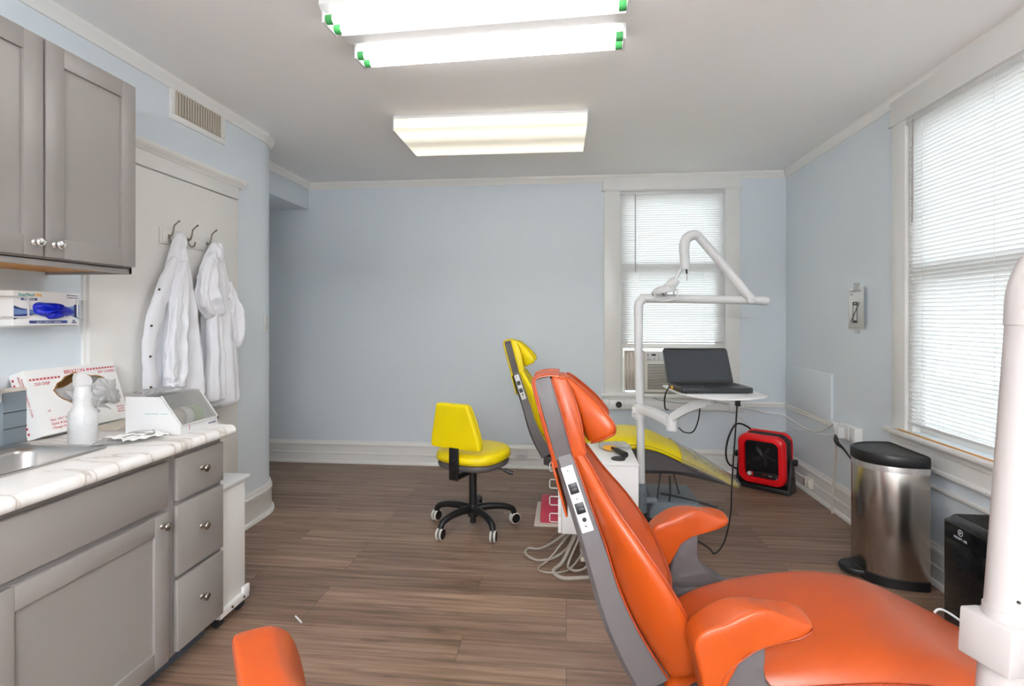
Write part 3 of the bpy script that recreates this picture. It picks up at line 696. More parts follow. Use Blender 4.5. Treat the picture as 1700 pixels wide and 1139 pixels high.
# glove box in its wire holder
GX = -2.0
gx = thing('glove_box', 'white and blue carton of exam gloves in a wall-mounted wire holder', 'glove box', (-2.06, 1.84, 1.367))
obj('body', MB().box((WL + 0.012, 1.745, 1.369), (GX, 2.008, 1.499), 0.0015), 'paper', gx, True)
R1 = lambda mb, y0, y1, z0, z1, d=0.0006: mb.box((GX - 0.0002, y0, z0), (GX + d, y1, z1))
mb = MB()
mb.add([(GX + .0004, 1.746, 1.442), (GX + .0004, 1.775, 1.434), (GX + .0004, 1.82, 1.428), (GX + .0004, 1.90, 1.432), (GX + .0004, 1.95, 1.44), (GX + .0004, 2.007, 1.452), (GX + .0004, 2.007, 1.392), (GX + .0004, 1.97, 1.408), (GX + .0004, 1.90, 1.416), (GX + .0004, 1.82, 1.410), (GX + .0004, 1.746, 1.396)], [list(range(11))])
obj('light_blue_swoosh', mb, 'skyink', gx, True)
mb = MB()
mb.add([(GX + .0008, 1.746, 1.444), (GX + .0008, 1.775, 1.433), (GX + .0008, 1.80, 1.429), (GX + .0008, 1.775, 1.428), (GX + .0008, 1.746, 1.434)], [list(range(5))])
mb.add([(GX + .0008, 1.746, 1.410), (GX + .0008, 1.80, 1.414), (GX + .0008, 1.83, 1.412), (GX + .0008, 1.78, 1.404), (GX + .0008, 1.746, 1.392)], [list(range(5))])
R1(mb, 1.985, 1.996, 1.40, 1.452, 0.0008)
R1(mb, 1.803, 1.955, 1.377, 1.388, 0.001); R1(mb, 1.772, 1.832, 1.464, 1.473, 0.001); R1(mb, 1.975, 1.995, 1.377, 1.381, 0.001)
obj('end_label', MB().box((-2.075, 1.7440, 1.405), (-2.062, 1.7452, 1.455)), 'navy', gx, True)
obj('navy_print', mb, 'navy', gx, True)
mb = MB(); text_mb(mb, 'StarMed', 0.017, (GX + .001, 1.762, 1.479), (0, 1, 0), (0, 0, 1)); obj('teal_lettering', mb, 'tealink', gx, True)
mb = MB(); text_mb(mb, 'ON', 0.017, (GX + .001, 1.822, 1.479), (0, 1, 0), (0, 0, 1)); obj('yellow_lettering', mb, 'amber', gx, True)
mb = MB(); text_mb(mb, 'PRECISION', 0.0085, (GX + .0013, 1.802, 1.4655), (0, 1, 0), (0, 0, 1), 0, 'CENTER'); text_mb(mb, 'Single Use  •  Powder Free  •  Ambidextrous', 0.0065, (GX + .0013, 1.879, 1.3803), (0, 1, 0), (0, 0, 1), 0, 'CENTER', 0.0003, 0.85)
obj('white_lettering', mb, 'paper', gx, True)
mb = MB(); text_mb(mb, 'Nitrile Powder Free', 0.0075, (GX + .001, 2.002, 1.486), (0, 1, 0), (0, 0, 1), 0, 'RIGHT', 0.0003, 0.8); text_mb(mb, 'Examination Gloves', 0.0075, (GX + .001, 2.002, 1.477), (0, 1, 0), (0, 0, 1), 0, 'RIGHT', 0.0003, 0.8)
text_mb(mb, 'M', 0.012, (GX + .001, 1.983, 1.382), (0, 1, 0), (0, 0, 1), 0, 'CENTER'); obj('small_lettering', mb, 'navy', gx, True)
mb = MB()
pts = [(1.815, 1.445), (1.835, 1.458), (1.87, 1.456), (1.91, 1.455), (1.94, 1.444), (1.965, 1.432), (1.972, 1.416), (1.955, 1.405), (1.93, 1.408), (1.915, 1.396), (1.88, 1.393), (1.865, 1.402), (1.84, 1.408), (1.82, 1.42)]
o2 = crom2(pts, 4); cy_, cz_ = 1.885, 1.428; rg = []
for k, d in ((1.0, 0.0), (0.97, 0.010), (0.82, 0.022), (0.5, 0.030), (0.15, 0.028)):
    rg.append([(GX + 0.001 + d * (1 + 0.35 * math.sin(9 * math.atan2(p[1] - cz_, p[0] - cy_) + d * 90)), cy_ + (p[0] - cy_) * k, cz_ + (p[1] - cz_) * k) for p in o2])
mb.loft(rg); tag(obj('glove', mb, 'glove', angle=60), 'crumpled royal blue nitrile glove poking out of the glove box', 'glove')
wh = thing('wire_holder', 'white wire rack on the wall gripping the glove box', 'holder', (-2.06, 1.84, 1.36))
mb = MB(); w = 0.0032
for ya, yb in ((1.70, 1.79), (2.045, 1.998)):
    pts = [(WL + 0.002, ya if ya < 1.8 else 2.016, 1.475), (GX + 0.006, ya if ya < 1.8 else 2.016, 1.475), (GX + 0.006, yb, 1.475), (GX + 0.006, yb + (0.004 if ya < 1.8 else -0.004), 1.470), (GX + 0.006, yb + (0.004 if ya < 1.8 else -.004), 1.406), (GX + 0.006, yb, 1.401), (GX + 0.006, ya if ya < 1.8 else 2.016, 1.401), (WL + 0.002, ya if ya < 1.8 else 2.016, 1.401)]
    mb.tube(pts, w, 8)
mb.tube([(WL + .004, 1.69, 1.3655), (GX - .02, 1.69, 1.3655), (GX - .02, 2.02, 1.3655), (WL + .004, 2.02, 1.3655)], w, 8)
obj('wire_frame', mb, 'white', wh, True)

# vent register
vr = thing('vent_register', 'white wall register with upright slats beside the ceiling, left wall', 'vent', (WL, 2.905, 2.57))
v0, v1, vz0, vz1 = 2.672, 3.138, 2.475, 2.664
mb = MB()
mb.box((WL, v0, vz0), (WL + 0.008, v1, vz0 + 0.036), 0.003); mb.box((WL, v0, vz1 - 0.024), (WL + 0.008, v1, vz1), 0.003); mb.box((WL, v0, vz0 + .036), (WL + 0.008, v0 + 0.04, vz1 - .024), 0.003); mb.box((WL, v1 - 0.045, vz0 + .036), (WL + 0.008, v1, vz1 - .024), 0.003)
obj('frame', mb, 'trim', vr, True)
obj('duct', MB().box((WL - 0.0, v0 + .03, vz0 + .03), (WL + 0.0012, v1 - .03, vz1 - .02)), 'slot', vr, True)
for k in range(18):
    y = v0 + 0.046 + k * 0.0215
    obj('slat', MB().box((-0.006, -0.0045, vz0 + .034), (0.0055, 0.0045, vz1 - .022), 0.001, mtx=Matrix.Translation((WL + 0.0085, y, 0)) @ Matrix.Rotation(-0.12, 4, 'Z')), 'ventslat', vr, True)
obj('lever', MB().box((WL + 0.008, v0 + 0.018, 2.555), (WL + 0.014, v0 + 0.024, 2.592), 0.001), 'trim', vr, True)
# light switch
ls = thing('light_switch', 'white toggle light switch plate on the curved end of the wall', 'switch', (WL, 3.60, 1.35))
ang = math.acos(max(-1, min(1, 1)))
def on_arc(y): 
    a = math.asin(max(0, (y - 3.55) / RC)); return Vector((WL - RC + RC * math.cos(a), y, 0)), a
p, a = on_arc(3.605); mt = Matrix.Translation((p.x, p.y, 1.354)) @ Matrix.Rotation(a, 4, 'Z')
pl = obj('plate', MB().box((-0.002, -0.036, -0.060), (0.007, 0.036, 0.060), 0.003, mtx=mt), 'white', ls, True)
obj('toggle', MB().box((0.004, -0.005, -0.006), (0.018, 0.005, 0.010), 0.002, mtx=mt), 'white', pl, True)
for z in (-0.03, 0.03): obj('screw', MB().cyl(mt @ Vector((0.006, 0, z)), mt @ Vector((0.008, 0, z)), 0.003, 8), 'nickel', pl, True)

# coat hooks
hr = thing('coat_rack', 'cream wooden coat rail with three curled hooks on the white door', 'coat rack', (-2.08, 2.72, 1.82))
DX = WL + 0.03
mb = MB().box((DX, 2.560, 1.786), (DX + 0.010, 2.965, 1.868), 0.004)
mb.box((DX + 0.008, 2.572, 1.796), (DX + 0.016, 2.953, 1.858), 0.004)
obj('board', mb, 'door', hr, True)
for y in (2.615, 2.755, 2.915):
    mb = MB(); X0 = DX + 0.015
    mb.lathe([(0, 0), (0.011, 0), (0.011, 0.003), (0.006, 0.006), (0, 0.007)], 14, mtx=Matrix.Translation((X0, y, 1.828)) @ Matrix.Rotation(PI / 2, 4, 'Y'))
    mb.tube([(X0 + .003, y, 1.822), (X0 + .018, y, 1.836), (X0 + .026, y, 1.86), (X0 + .030, y, 1.882), (X0 + .045, y, 1.897), (X0 + .056, y, 1.905)], [.006, .005, .0045, .0042, .004, .004], 8, smooth=4)
    mb.lathe([(0, -.0065), (.0045, -.0045), (.0065, 0), (.0045, .0045), (0, .0065)], 12, mtx=Matrix.Translation((X0 + .058, y, 1.907)))
    mb.tube([(X0 + .003, y, 1.818), (X0 + .010, y, 1.800), (X0 + .024, y, 1.790), (X0 + .038, y, 1.794), (X0 + .044, y, 1.808)], [.005, .0045, .004, .004, .004], 8, smooth=4)
    mb.lathe([(0, -.0055), (.004, -.004), (.0055, 0), (.004, .004), (0, .0055)], 12, mtx=Matrix.Translation((X0 + .044, y, 1.812)))
    obj('hook', mb, 'nickel', hr, True, angle=60)

# lab coats
def wrinkle(o, scale, strength):
    tx = bpy.data.textures.new('cloth_wrinkle', 'CLOUDS'); tx.noise_scale = scale; tx.noise_depth = 3
    md = o.modifiers.new('wrinkle', 'DISPLACE'); md.texture = tx; md.strength = strength; md.mid_level = .5; md.texture_coords = 'OBJECT'
    rf = None; md.texture_coords = 'LOCAL'
    return o
def coat_ring(cx, cy, w, d, z, folds, amp, ph, n=72, lean=0.0):
    o = []
    for k in range(n):
        a = 2 * PI * k / n; c, s = math.cos(a), math.sin(a)
        f = 1 + amp * (math.sin(folds * a + ph) + 0.5 * math.sin((folds + 4) * a + 1.7 * ph))
        x = cx + d / 2 * (s if s > 0 else s * 0.35) * f; y = cy + w / 2 * (abs(c) ** 0.8) * (1 if c > 0 else -1) * (1 + 0.25 * (f - 1))
        o.append((x, y, z + lean * c))
    return o
CX0 = DX + 0.022
def drape(mb, st, folds, ph):
    """st: z, centre y, width, depth, x offset, fold amplitude"""
    fine = []
    for i in range(len(st) - 1):
        for k in range(4):
            t = k / 4; t2 = t * t * (3 - 2 * t) * 0.5 + t * 0.5
            fine.append([st[i][q] + (st[i + 1][q] - st[i][q]) * t2 for q in range(6)])
    fine.append(list(st[-1]))
    rg = []
    for i, (z, y, w, d, x, am) in enumerate(fine):
        rg.append(coat_ring(CX0 + x, y, w, d, z, folds, am, ph + i * 0.05))
    return mb.loft(rg)
c1 = thing('lab_coat', 'white lab coat with snap buttons hanging from the left hook', 'lab coat', (-2.0, 2.63, 0.95))
mb = MB(); drape(mb, [(1.832, 2.625, .030, .03, .045, 0), (1.80, 2.625, .06, .07, .03, .05), (1.72, 2.63, .12, .10, .015, .12), (1.62, 2.638, .17, .12, .005, .18), (1.45, 2.648, .22, .14, .0, .24), (1.25, 2.655, .27, .15, 0, .28), (1.08, 2.66, .31, .155, 0, .3), (0.965, 2.66, .325, .155, 0, .32)], 6, 0.6)
wrinkle(obj('body', mb, 'cotton', c1, True, angle=80, sub=1), .06 if 'body' == 'sleeve' else .09, .034 if 'body' == 'sleeve' else .022)
mb = MB(); drape(mb, [(1.72, 2.575, .04, .05, .045, .02), (1.62, 2.545, .09, .06, .045, .05), (1.50, 2.495, .10, .055, .04, .06), (1.36, 2.445, .085, .05, .035, .06), (1.22, 2.43, .085, .05, .03, .06), (1.10, 2.435, .085, .05, .03, .08), (0.99, 2.435, .095, .05, .03, .1)], 3, 1.1)
fl = wrinkle(obj('front_flap', mb, 'cotton', c1, True, angle=80, sub=1), .06 if 'front_flap' == 'sleeve' else .09, .034 if 'front_flap' == 'sleeve' else .022)
for y, z in ((2.535, 1.655), (2.462, 1.54), (2.412, 1.36), (2.405, 1.21), (2.408, 1.06)):
    obj('snap_button', MB().lathe([(0, 0), (.006, 0), (.006, .003), (.003, .004), (0, .004)], 12, mtx=Matrix.Translation((CX0 + 0.062, y, z)) @ Matrix.Rotation(PI / 2 + .35, 4, 'Y') @ Matrix.Rotation(.3, 4, 'X')), 'nickel', fl, True)
mb = MB(); drape(mb, [(1.70, 2.615, .05, .06, .065, .0), (1.62, 2.60, .09, .08, .062, .04), (1.45, 2.585, .11, .09, .060, .14), (1.25, 2.568, .12, .085, .062, .16), (1.10, 2.56, .125, .08, .066, .2), (1.065, 2.558, .105, .065, .07, .05), (1.06, 2.558, .115, .075, .07, .02), (1.005, 2.558, .11, .07, .07, .02), (0.995, 2.558, .08, .05, .07, .0)], 5, 2.0)
wrinkle(obj('sleeve', mb, 'cotton', c1, True, angle=80, sub=1), .06 if 'sleeve' == 'sleeve' else .09, .034 if 'sleeve' == 'sleeve' else .022)
mb = MB(); crumple(mb, CX0 + .045, 2.633, 1.80, .028, .035, .050, 21, amp=.2); obj('collar', mb, 'cotton', c1, True, angle=80)
c2 = thing('lab_coat', 'white lab coat with bunched sleeves hanging from the right hook', 'lab coat', (-2.0, 2.95, 0.87))
mb = MB(); drape(mb, [(1.828, 2.905, .035, .03, .045, 0), (1.80, 2.905, .075, .07, .03, .05), (1.72, 2.925, .15, .11, .012, .08), (1.60, 2.945, .20, .13, .004, .2), (1.45, 2.965, .22, .14, .0, .24), (1.25, 2.98, .24, .14, 0, .3), (1.05, 2.99, .26, .14, 0, .34), (0.87, 3.0, .28, .14, 0, .36)], 7, 2.4)
wrinkle(obj('body', mb, 'cotton', c2, True, angle=80, sub=1), .06 if 'body' == 'sleeve' else .09, .034 if 'body' == 'sleeve' else .022)
mb = MB(); drape(mb, [(1.77, 2.875, .04, .05, .05, 0), (1.70, 2.845, .10, .09, .05, .06), (1.60, 2.815, .13, .11, .05, .22), (1.52, 2.810, .15, .12, .05, .3), (1.46, 2.835, .17, .12, .055, .34), (1.42, 2.86, .14, .10, .055, .3), (1.395, 2.87, .08, .05, .055, .05)], 5, 0.9)
wrinkle(obj('sleeve', mb, 'cotton', c2, True, angle=80, sub=1), .06 if 'sleeve' == 'sleeve' else .09, .034 if 'sleeve' == 'sleeve' else .022)
mb = MB(); drape(mb, [(1.62, 3.03, .05, .06, .035, 0), (1.54, 3.065, .09, .08, .03, .08), (1.45, 3.085, .12, .10, .03, .3), (1.35, 3.095, .12, .10, .03, .34), (1.26, 3.10, .11, .09, .03, .3), (1.21, 3.105, .06, .05, .03, .06)], 4, 1.9)
wrinkle(obj('sleeve', mb, 'cotton', c2, True, angle=80, sub=1), .06 if 'sleeve' == 'sleeve' else .09, .034 if 'sleeve' == 'sleeve' else .022)
mb = MB(); drape(mb, [(1.50, 2.86, .06, .06, .055, .05), (1.35, 2.885, .10, .09, .05, .2), (1.15, 2.90, .13, .10, .045, .26), (1.0, 2.905, .15, .10, .04, .3), (0.91, 2.91, .16, .10, .035, .3)], 3, 0.4)
wrinkle(obj('front_panel', mb, 'cotton', c2, True, angle=80, sub=1), .06 if 'front_panel' == 'sleeve' else .09, .034 if 'front_panel' == 'sleeve' else .022)
mb = MB(); crumple(mb, CX0 + .05, 2.925, 1.775, .035, .045, .055, 31, amp=.3); obj('collar', mb, 'cotton', c2, True, angle=80)

# ------------------------------------------------------------------ ceiling lights
def tube_light(parent, x0, x1, y, z):
    t = obj('tube', MB().cyl((x0 + .028, y, z), (x1 - .028, y, z), 0.0185, 14), 'tube', parent, True)
    for a, b in ((x0, x0 + .028), (x1 - .028, x1)):
        obj('end_cap', MB().cyl((a, y, z), (b, y, z), 0.0188, 14), 'green', t, True)
def strip_fixture(loc, rz, label, tm='tube'):
    t = thing('fluorescent_fixture', label, 'ceiling light', loc, rz)
    mb = MB(); Lh = 0.62
    mb.prism([(-0.23, -0.001), (-0.23, -0.035), (-0.205, -0.055), (-0.04, -0.028), (-0.035, -0.062), (0.035, -0.062), (0.04, -0.028), (0.205, -0.055), (0.23, -0.035), (0.23, -0.001)], -Lh, Lh, 'x')
    if tm == 'fill_tube': mb = MB().box((-.62, -.012, -.095), (.62, .012, -.075), .002)  # added fill fixtures: narrow bar lets their light reach the ceiling
    obj('housing', mb, 'white', t)
    for y in (-0.19, -0.115, 0.115, 0.19):
        z = -0.078
        tb = obj('tube', MB().cyl((-.605 + .03, y, z), (.605 - .03, y, z), 0.0185, 14), tm, t)
        for a, b in ((-.605, -.575), (.575, .605)): obj('end_cap', MB().cyl((a, y, z), (b, y, z), 0.0189, 14), 'green', tb)
    for x in (-.618, .606):
        for y in (-0.152, 0.152): obj('lamp_holder', MB().box((x, y - 0.058, -0.098), (x + 0.012, y + 0.058, -0.012), 0.002), 'white', t)
    return t
strip_fixture((-0.365, 2.265, H), -0.045, 'ceiling fixture with four bare fluorescent tubes and green tube ends, nearer the camera')
for yy, lb in ((-0.95, 'suspended fill light tubes added behind the camera, out of frame'), (-2.25, 'suspended fill light tubes added near the front wall, out of frame')):  # two unseen fixtures added as fill to brighten the room
    t = strip_fixture((-0.1, yy, H - .75), 0.0, lb, 'fill_tube')
    for x in (-.5, .5): obj('hanger', MB().cyl((x, 0, -.002), (x, 0, .7495), .004, 8), 'steel', t)
t = thing('fluorescent_fixture', 'wrapped ceiling fixture with a yellowish acrylic lens, nearer the back wall', 'ceiling light', (-0.49, 3.63, H), 0.012)
obj('housing', MB().box((-.62, -.285, -.022), (.62, .285, -.0005), 0.004), 'white', t)
obj('lens', MB().prism([(-.285, -.022), (-.292, -.035), (-.285, -.085), (-.26, -.098), (-.05, -.098), (0, -.092), (.05, -.098), (.26, -.098), (.285, -.085), (.292, -.035), (.285, -.022)], -.615, .615, 'x'), 'lens', t)
for x in (-.622, .615): obj('end_plate', MB().box((x, -.293, -.100), (x + .007, .293, -.001), 0.002), 'white', t)

# ------------------------------------------------------------------ dental chairs
def pipes(paths, r, m, par):
    for p in paths: obj('piping', MB().tube(p, r, 7), m, par, angle=60)
def concave(mb, st, closed_back=True, wrinkle=0.0):
    """upholstered pad with raised side wings. st: (x, z, nx, nz, seam, ws, ww, rim, c); (x,z) on the back line, n points to the sitter"""
    rings = []
    for i, (x, z, nx, nz, seam, ws, ww, rim, c) in enumerate(st):
        l = math.hypot(nx, nz); nx /= l; nz /= l
        pr = [(-ws, seam), (-(ws * .35 + ww * .65), seam + (rim - seam) * .35), (-ww * 1.0, rim - .022), (-ww * .985, rim - .004), (-ww * .94, rim), (-ww * .86, rim - .006), (-ww * .70, c + (rim - c) * .45), (-ww * .48, c + (rim - c) * .14), (-ww * .24, c + .004), (0, c)]
        pr = pr + [(-a, b) for a, b in pr[:-1]][::-1]
        pr = pr + [(ws * .6, seam - .01), (0, seam - .012), (-ws * .6, seam - .01)]
        rings.append([(x + nx * b, a, z + nz * b) for a, b in pr])
    mb.loft(rings); return rings
def resample(st, n):
    o = []; P = [st[0]] + list(st) + [st[-1]]
    for i in range(1, len(P) - 2):
        for k in range(n):
            t = k / n; a, b, c, d = P[i - 1], P[i], P[i + 1], P[i + 2]
            o.append(tuple(0.5 * ((2 * b[q]) + (c[q] - a[q]) * t + (2 * a[q] - 5 * b[q] + 4 * c[q] - d[q]) * t * t + (3 * b[q] - a[q] - 3 * c[q] + d[q]) * t ** 3) for q in range(len(b))))
    o.append(tuple(st[-1])); return o

BACK = [(.066, 1.0), (.090, .92), (.113, .85), (.139, .77), (.161, .697), (.180, .63), (.205, .56), (.245, .475), (.285, .405)]
def back_at(z):
    if z > BACK[0][1]: return BACK[0][0] - (z - BACK[0][1]) * .28
    for i in range(len(BACK) - 1):
        (x0, z0), (x1, z1) = BACK[i], BACK[i + 1]
        if z0 >= z >= z1: return x0 + (x1 - x0) * (z0 - z) / (z0 - z1)
    return BACK[-1][0]
def sstep(a, b, x):
    t = max(0, min(1, (x - a) / (b - a))); return t * t * (3 - 2 * t)
def head_pt(p):
    k = sstep(1.12, 1.255, p[2]); return Vector((p[0], p[1] * (1 - .34 * k), p[2] - .014 * k))
def head(mb):
    mb.v = [head_pt(v) for v in mb.v]; return mb
def dental_chair(col, pip, loc, rz, label, cover):
    t = thing('dental_chair', label, 'dental chair', loc, rz)
    # grey shell of the back rest
    S = [(1.0, .95, .29, .050, .088), (.93, .95, .29, .056, .105), (.85, .955, .29, .060, .122), (.75, .957, .28, .064, .140), (.65, .955, .29, .070, .155), (.56, .92, .38, .082, .165), (.48, .89, .45, .090, .170), (.40, .87, .5, .10, .170)]
    rings = []
    for z, nx, nz, dp_, w in resample(S, 4):
        x = back_at(z); l = math.hypot(nx, nz); nx /= l; nz /= l
        pr = [(-w, dp_), (-w, .012), (-w + .012, 0), (w - .012, 0), (w, .012), (w, dp_), (0, dp_ + .008)]
        rings.append([(x + nx * b, a, z + nz * b) for a, b in pr])
    mb = MB().loft(rings); obj('back_shell', mb, 'shell', t, angle=40)
    # cushion with wings
    S = [(1.005, .95, .29, .052, .085, .092, .080, .074), (.95, .95, .29, .058, .105, .125, .098, .080), (.87, .955, .29, .062, .124, .185, .122, .088), (.77, .957, .28, .068, .145, .238, .162, .098), (.67, .95, .30, .070, .160, .262, .196, .112), (.585, .92, .38, .078, .170, .262, .212, .132), (.51, .89, .45, .085, .176, .250, .215, .150), (.44, .88, .48, .092, .176, .225, .205, .160), (.40, .87, .5, .096, .170, .20, .18, .155)]
    st = resample([(back_at(s[0]), s[0]) + s[1:] for s in S], 4)
    mb = MB(); rg = concave(mb, st); bk = obj('back_cushion', mb, col, t, angle=70, sub=1)
    pipes([[r[j] for r in rg] for j in (4, 14)], .0042, pip, bk); pipes([[r[j] for r in rg] for j in (0, 18)], .0030, pip, bk); pipes([[r[j] for r in rg[3:-4]] for j in (7, 11)], .0026, pip, bk)
    mb = MB()
    # head rest: grey core, cushion, back cover
    hx = lambda d, z: (1.229 - z) * .276 + d            # distance d in front of the back line at height z
    mb.prism([(hx(.006, 1.222), 1.222), (hx(.016, 1.238), 1.238), (hx(.058, 1.245), 1.245), (hx(.060, 1.0), 1.004), (hx(.006, .99), .99)], -.088, .088, 'y', .006)
    hc = obj('headrest_core', head(mb), 'shell', t, angle=40)
    mb = MB().prism(crom2([(hx(.060, 1.236), 1.236), (hx(.085, 1.243), 1.243), (hx(.108, 1.232), 1.230), (hx(.112, 1.12), 1.12), (hx(.098, 1.018), 1.016), (hx(.080, 1.008), 1.004), (hx(.0585, 1.01), 1.008), (hx(.058, 1.12), 1.12)], 4), -.100, .100, 'y', .012)
    hcu = obj('headrest_cushion', head(mb), col, t, angle=60)
    mb = MB()
    band = [(hx(.0, .975), .975), (hx(-.002, 1.05), 1.05), (hx(-.002, 1.15), 1.15), (hx(.002, 1.222), 1.222), (hx(.018, 1.243), 1.243), (hx(.05, 1.2505), 1.2505), (hx(.085, 1.250), 1.250)]
    rr = []
    for (x, z) in crom2(band, 1): pass
    bp = [Vector((x, 0, z)) for x, z in band]; bp, _ = crom(bp, [0] * len(bp), 4)
    inn = []
    for i, p in enumerate(bp):
        d = (bp[min(i + 1, len(bp) - 1)] - bp[max(i - 1, 0)]).normalized(); nrm = Vector((d.z, 0, -d.x)); inn.append(p + nrm * .0075)
    rings = [[(p.x, -.094, p.z), (p.x, .094, p.z), (q.x, .096, q.z), (q.x, -.096, q.z)] for p, q in zip(bp, inn)]
    mb.loft(rings); obj('headrest_cover', head(mb), col, t, angle=50)
    pipes([[head_pt((p.x, y, p.z)) for p in bp] for y in (-.094, .094)], .0035, pip, hcu)
    pipes([[head_pt(q_) for q_ in ((hx(.060, 1.236), y * .96, 1.236), (hx(.060, 1.18), y, 1.18), (hx(.060, 1.12), y, 1.12), (hx(.060, 1.01), y * .97, 1.01))] for y in (-.1, .1)], .003, pip, hcu)
    pipes([[head_pt(q_) for q_ in ((hx(.104, 1.225), y, 1.225), (hx(.109, 1.17), y, 1.17), (hx(.109, 1.12), y, 1.12), (hx(.098, 1.022), y, 1.02))] for y in (-.0985, .0985)], .003, pip, hcu)
    # back flap hanging below the head rest on the rear
    mb = MB().box((-.0065, -.098, 0), (.0, .098, .16), .003, mtx=Matrix.Translation((hx(-.001, .845) , 0, .838)) @ Matrix.Rotation(-.268, 4, 'Y'))
    obj('rear_flap', mb, col, t)
    # horned pillow on the front
    S = [(hx(.092, 1.236), 1.236, .90, .42, .0, .082, .088, .014, .012), (hx(.104, 1.215), 1.215, .90, .42, .0, .092, .098, .024, .016), (hx(.110, 1.16), 1.16, .88, .46, .002, .098, .110, .048, .018), (hx(.112, 1.11), 1.11, .88, .46, .002, .100, .124, .068, .018), (hx(.112, 1.065), 1.065, .88, .46, .004, .100, .134, .084, .020), (hx(.112, 1.045), 1.045, .88, .46, .008, .096, .128, .078, .022)]
    mb = MB(); rg = concave(mb, resample(S, 4)); rg = [[head_pt(q_) for q_ in r] for r in rg]; hp = obj('headrest_pillow', head(mb), col, t, angle=70, sub=1)
    pipes([[r[j] for r in rg] for j in (4, 14)] + [[rg[-1][k] for k in range(0, 19)]], .0034, pip, hp)
    # switch plates on the near and far side of the shell
    for sgn in (-1, 1):
        if sgn > 0: continue
        z0, z1 = .985, .812
        p0 = Vector((back_at(z0) + .030, 0, z0)); p1 = Vector((back_at(z1) + .035, 0, z1)); ax = (p1 - p0); Ln = ax.length; ax.normalize()
        y0, y1 = -.111, -.133
        ax3 = Vector((ax.x, (y1 - y0) / Ln, ax.z)).normalized(); X = Vector((-ax.z, 0, ax.x)); X = (X - ax3 * X.dot(ax3)).normalized(); Zn = ax3.cross(X).normalized()
        if Zn.y > 0: Zn = -Zn
        X = ax3.cross(Zn).normalized()
        if X.x < 0: X = -X
        o = Vector((p0.x, y0, p0.z)); mt = Matrix(((X.x, -ax3.x, Zn.x, o.x), (X.y, -ax3.y, Zn.y, o.y), (X.z, -ax3.z, Zn.z, o.z), (0, 0, 0, 1)))
        # local: x right, y up along the back, z out
        sp_ = obj('switch_plate', MB().box((-.017, -Ln, -.004), (.017, 0, .003), .002, mtx=mt), 'silverlbl', t)
        for yy in (-.062, -.117):
            r_ = obj('rocker_switch', MB().box((-.0125, yy - .0145, .002), (.0125, yy + .0145, .006), .001, mtx=mt).box((-.010, yy - .011, .005), (.010, yy + .002, .009), .001, mtx=mt), 'black', sp_)
        mb = MB()
        for yy in (-.011, -.0900, -.166): mb.lathe([(0, .002), (.0035, .002), (.003, .0045), (0, .005)], 12, mtx=mt @ Matrix.Translation((0, yy, 0)))
        obj('screw', mb, 'nickel', sp_)
        obj('button', MB().lathe([(0, .002), (.006, .002), (.006, .005), (0, .005)], 16, mtx=mt @ Matrix.Translation((0.001, -.149, 0))).box((-.005, -.150, .005), (.007, -.148, .0056), mtx=mt), 'black', sp_)
        mb = MB()
        Ym = -ax3
        for s_, yy, sz in (('FORWARD', -.0455, .0060), ('BACK', -.0820, .0058), ('AUTO', -.1005, .0058), ('RETURN', -.1370, .0058), ('DENTAL', -.026, .0046), ('CHAIR', -.032, .0046)):
            oo = mt @ Vector((0, yy, .0033)); text_mb(mb, s_, sz, oo, X, Ym, 0, 'CENTER', .0002)
        obj('lettering', mb, 'grayink', sp_)
    # seat and leg rest
    S = [(.36, .445, .40, .185), (.44, .49, .405, .215), (.54, .535, .43, .240), (.68, .568, .46, .258), (.85, .590, .495, .268), (.99, .585, .50, .268), (1.10, .552, .475, .262), (1.24, .488, .41, .240), (1.41, .400, .335, .205), (1.56, .305, .262, .165), (1.63, .262, .240, .130), (1.655, .243, .236, .09)]
    rings = []
    for x, zt, zb, w in resample(S, 5):
        h = zt - zb
        pr = []
        for k in range(13):
            u = -1 + 2 * k / 12; pr.append((w * u, zt - .022 * abs(u) ** 2.5 - (h * .30 if abs(u) > .99 else 0)))
        pr += [(w * 1.0, zb + h * .15), (w * .96, zb), (0, zb), (-w * .96, zb), (-w, zb + h * .15)]
        rings.append([(x, a, b) for a, b in pr])
    mb = MB().loft(rings); sc_ = obj('seat_cushion', mb, col, t, angle=70, sub=1)
    pipes([[(r[j][0], r[j][1] * 1.002, r[j][2] - .004) for r in rings] for j in (0, 12)], .0038, pip, sc_)
    i1 = min(range(len(rings)), key=lambda i: abs(rings[i][0][0] - 1.24))
    q = rings[i1]; pipes([[q[16], q[17]] + [(r_[0], r_[1] * 1.001, r_[2] + .001) for r_ in q[:13]] + [q[13], q[14]]], .0020, pip, sc_)
    S = [(.30, .415, .345, .150), (.40, .415, .335, .180), (.60, .445, .330, .200), (.85, .495, .320, .205), (1.0, .500, .318, .205), (1.15, .455, .318, .195), (1.30, .385, .300, .175), (1.45, .316, .262, .150), (1.56, .268, .235, .120), (1.60, .25, .228, .09)]
    rings = []
    for x, zt, zb, w in resample(S, 3):
        rings.append([(x, -w, zt), (x, -w * .98, zb + .03), (x, -w * .8, zb), (x, 0, zb - .004), (x, w * .8, zb), (x, w * .98, zb + .03), (x, w, zt), (x, 0, zt - .004)])
    obj('seat_shell', MB().loft(rings), 'shell', t, angle=40)
    # arms
    out = crom2([(.654, .705), (.648, .694), (.60, .674), (.56, .656), (.50, .630), (.464, .606), (.446, .57), (.441, .535), (.426, .522), (.411, .53), (.404, .57), (.394, .61), (.388, .648), (.408, .684), (.462, .713), (.54, .735), (.60, .729), (.64, .716)], 3)
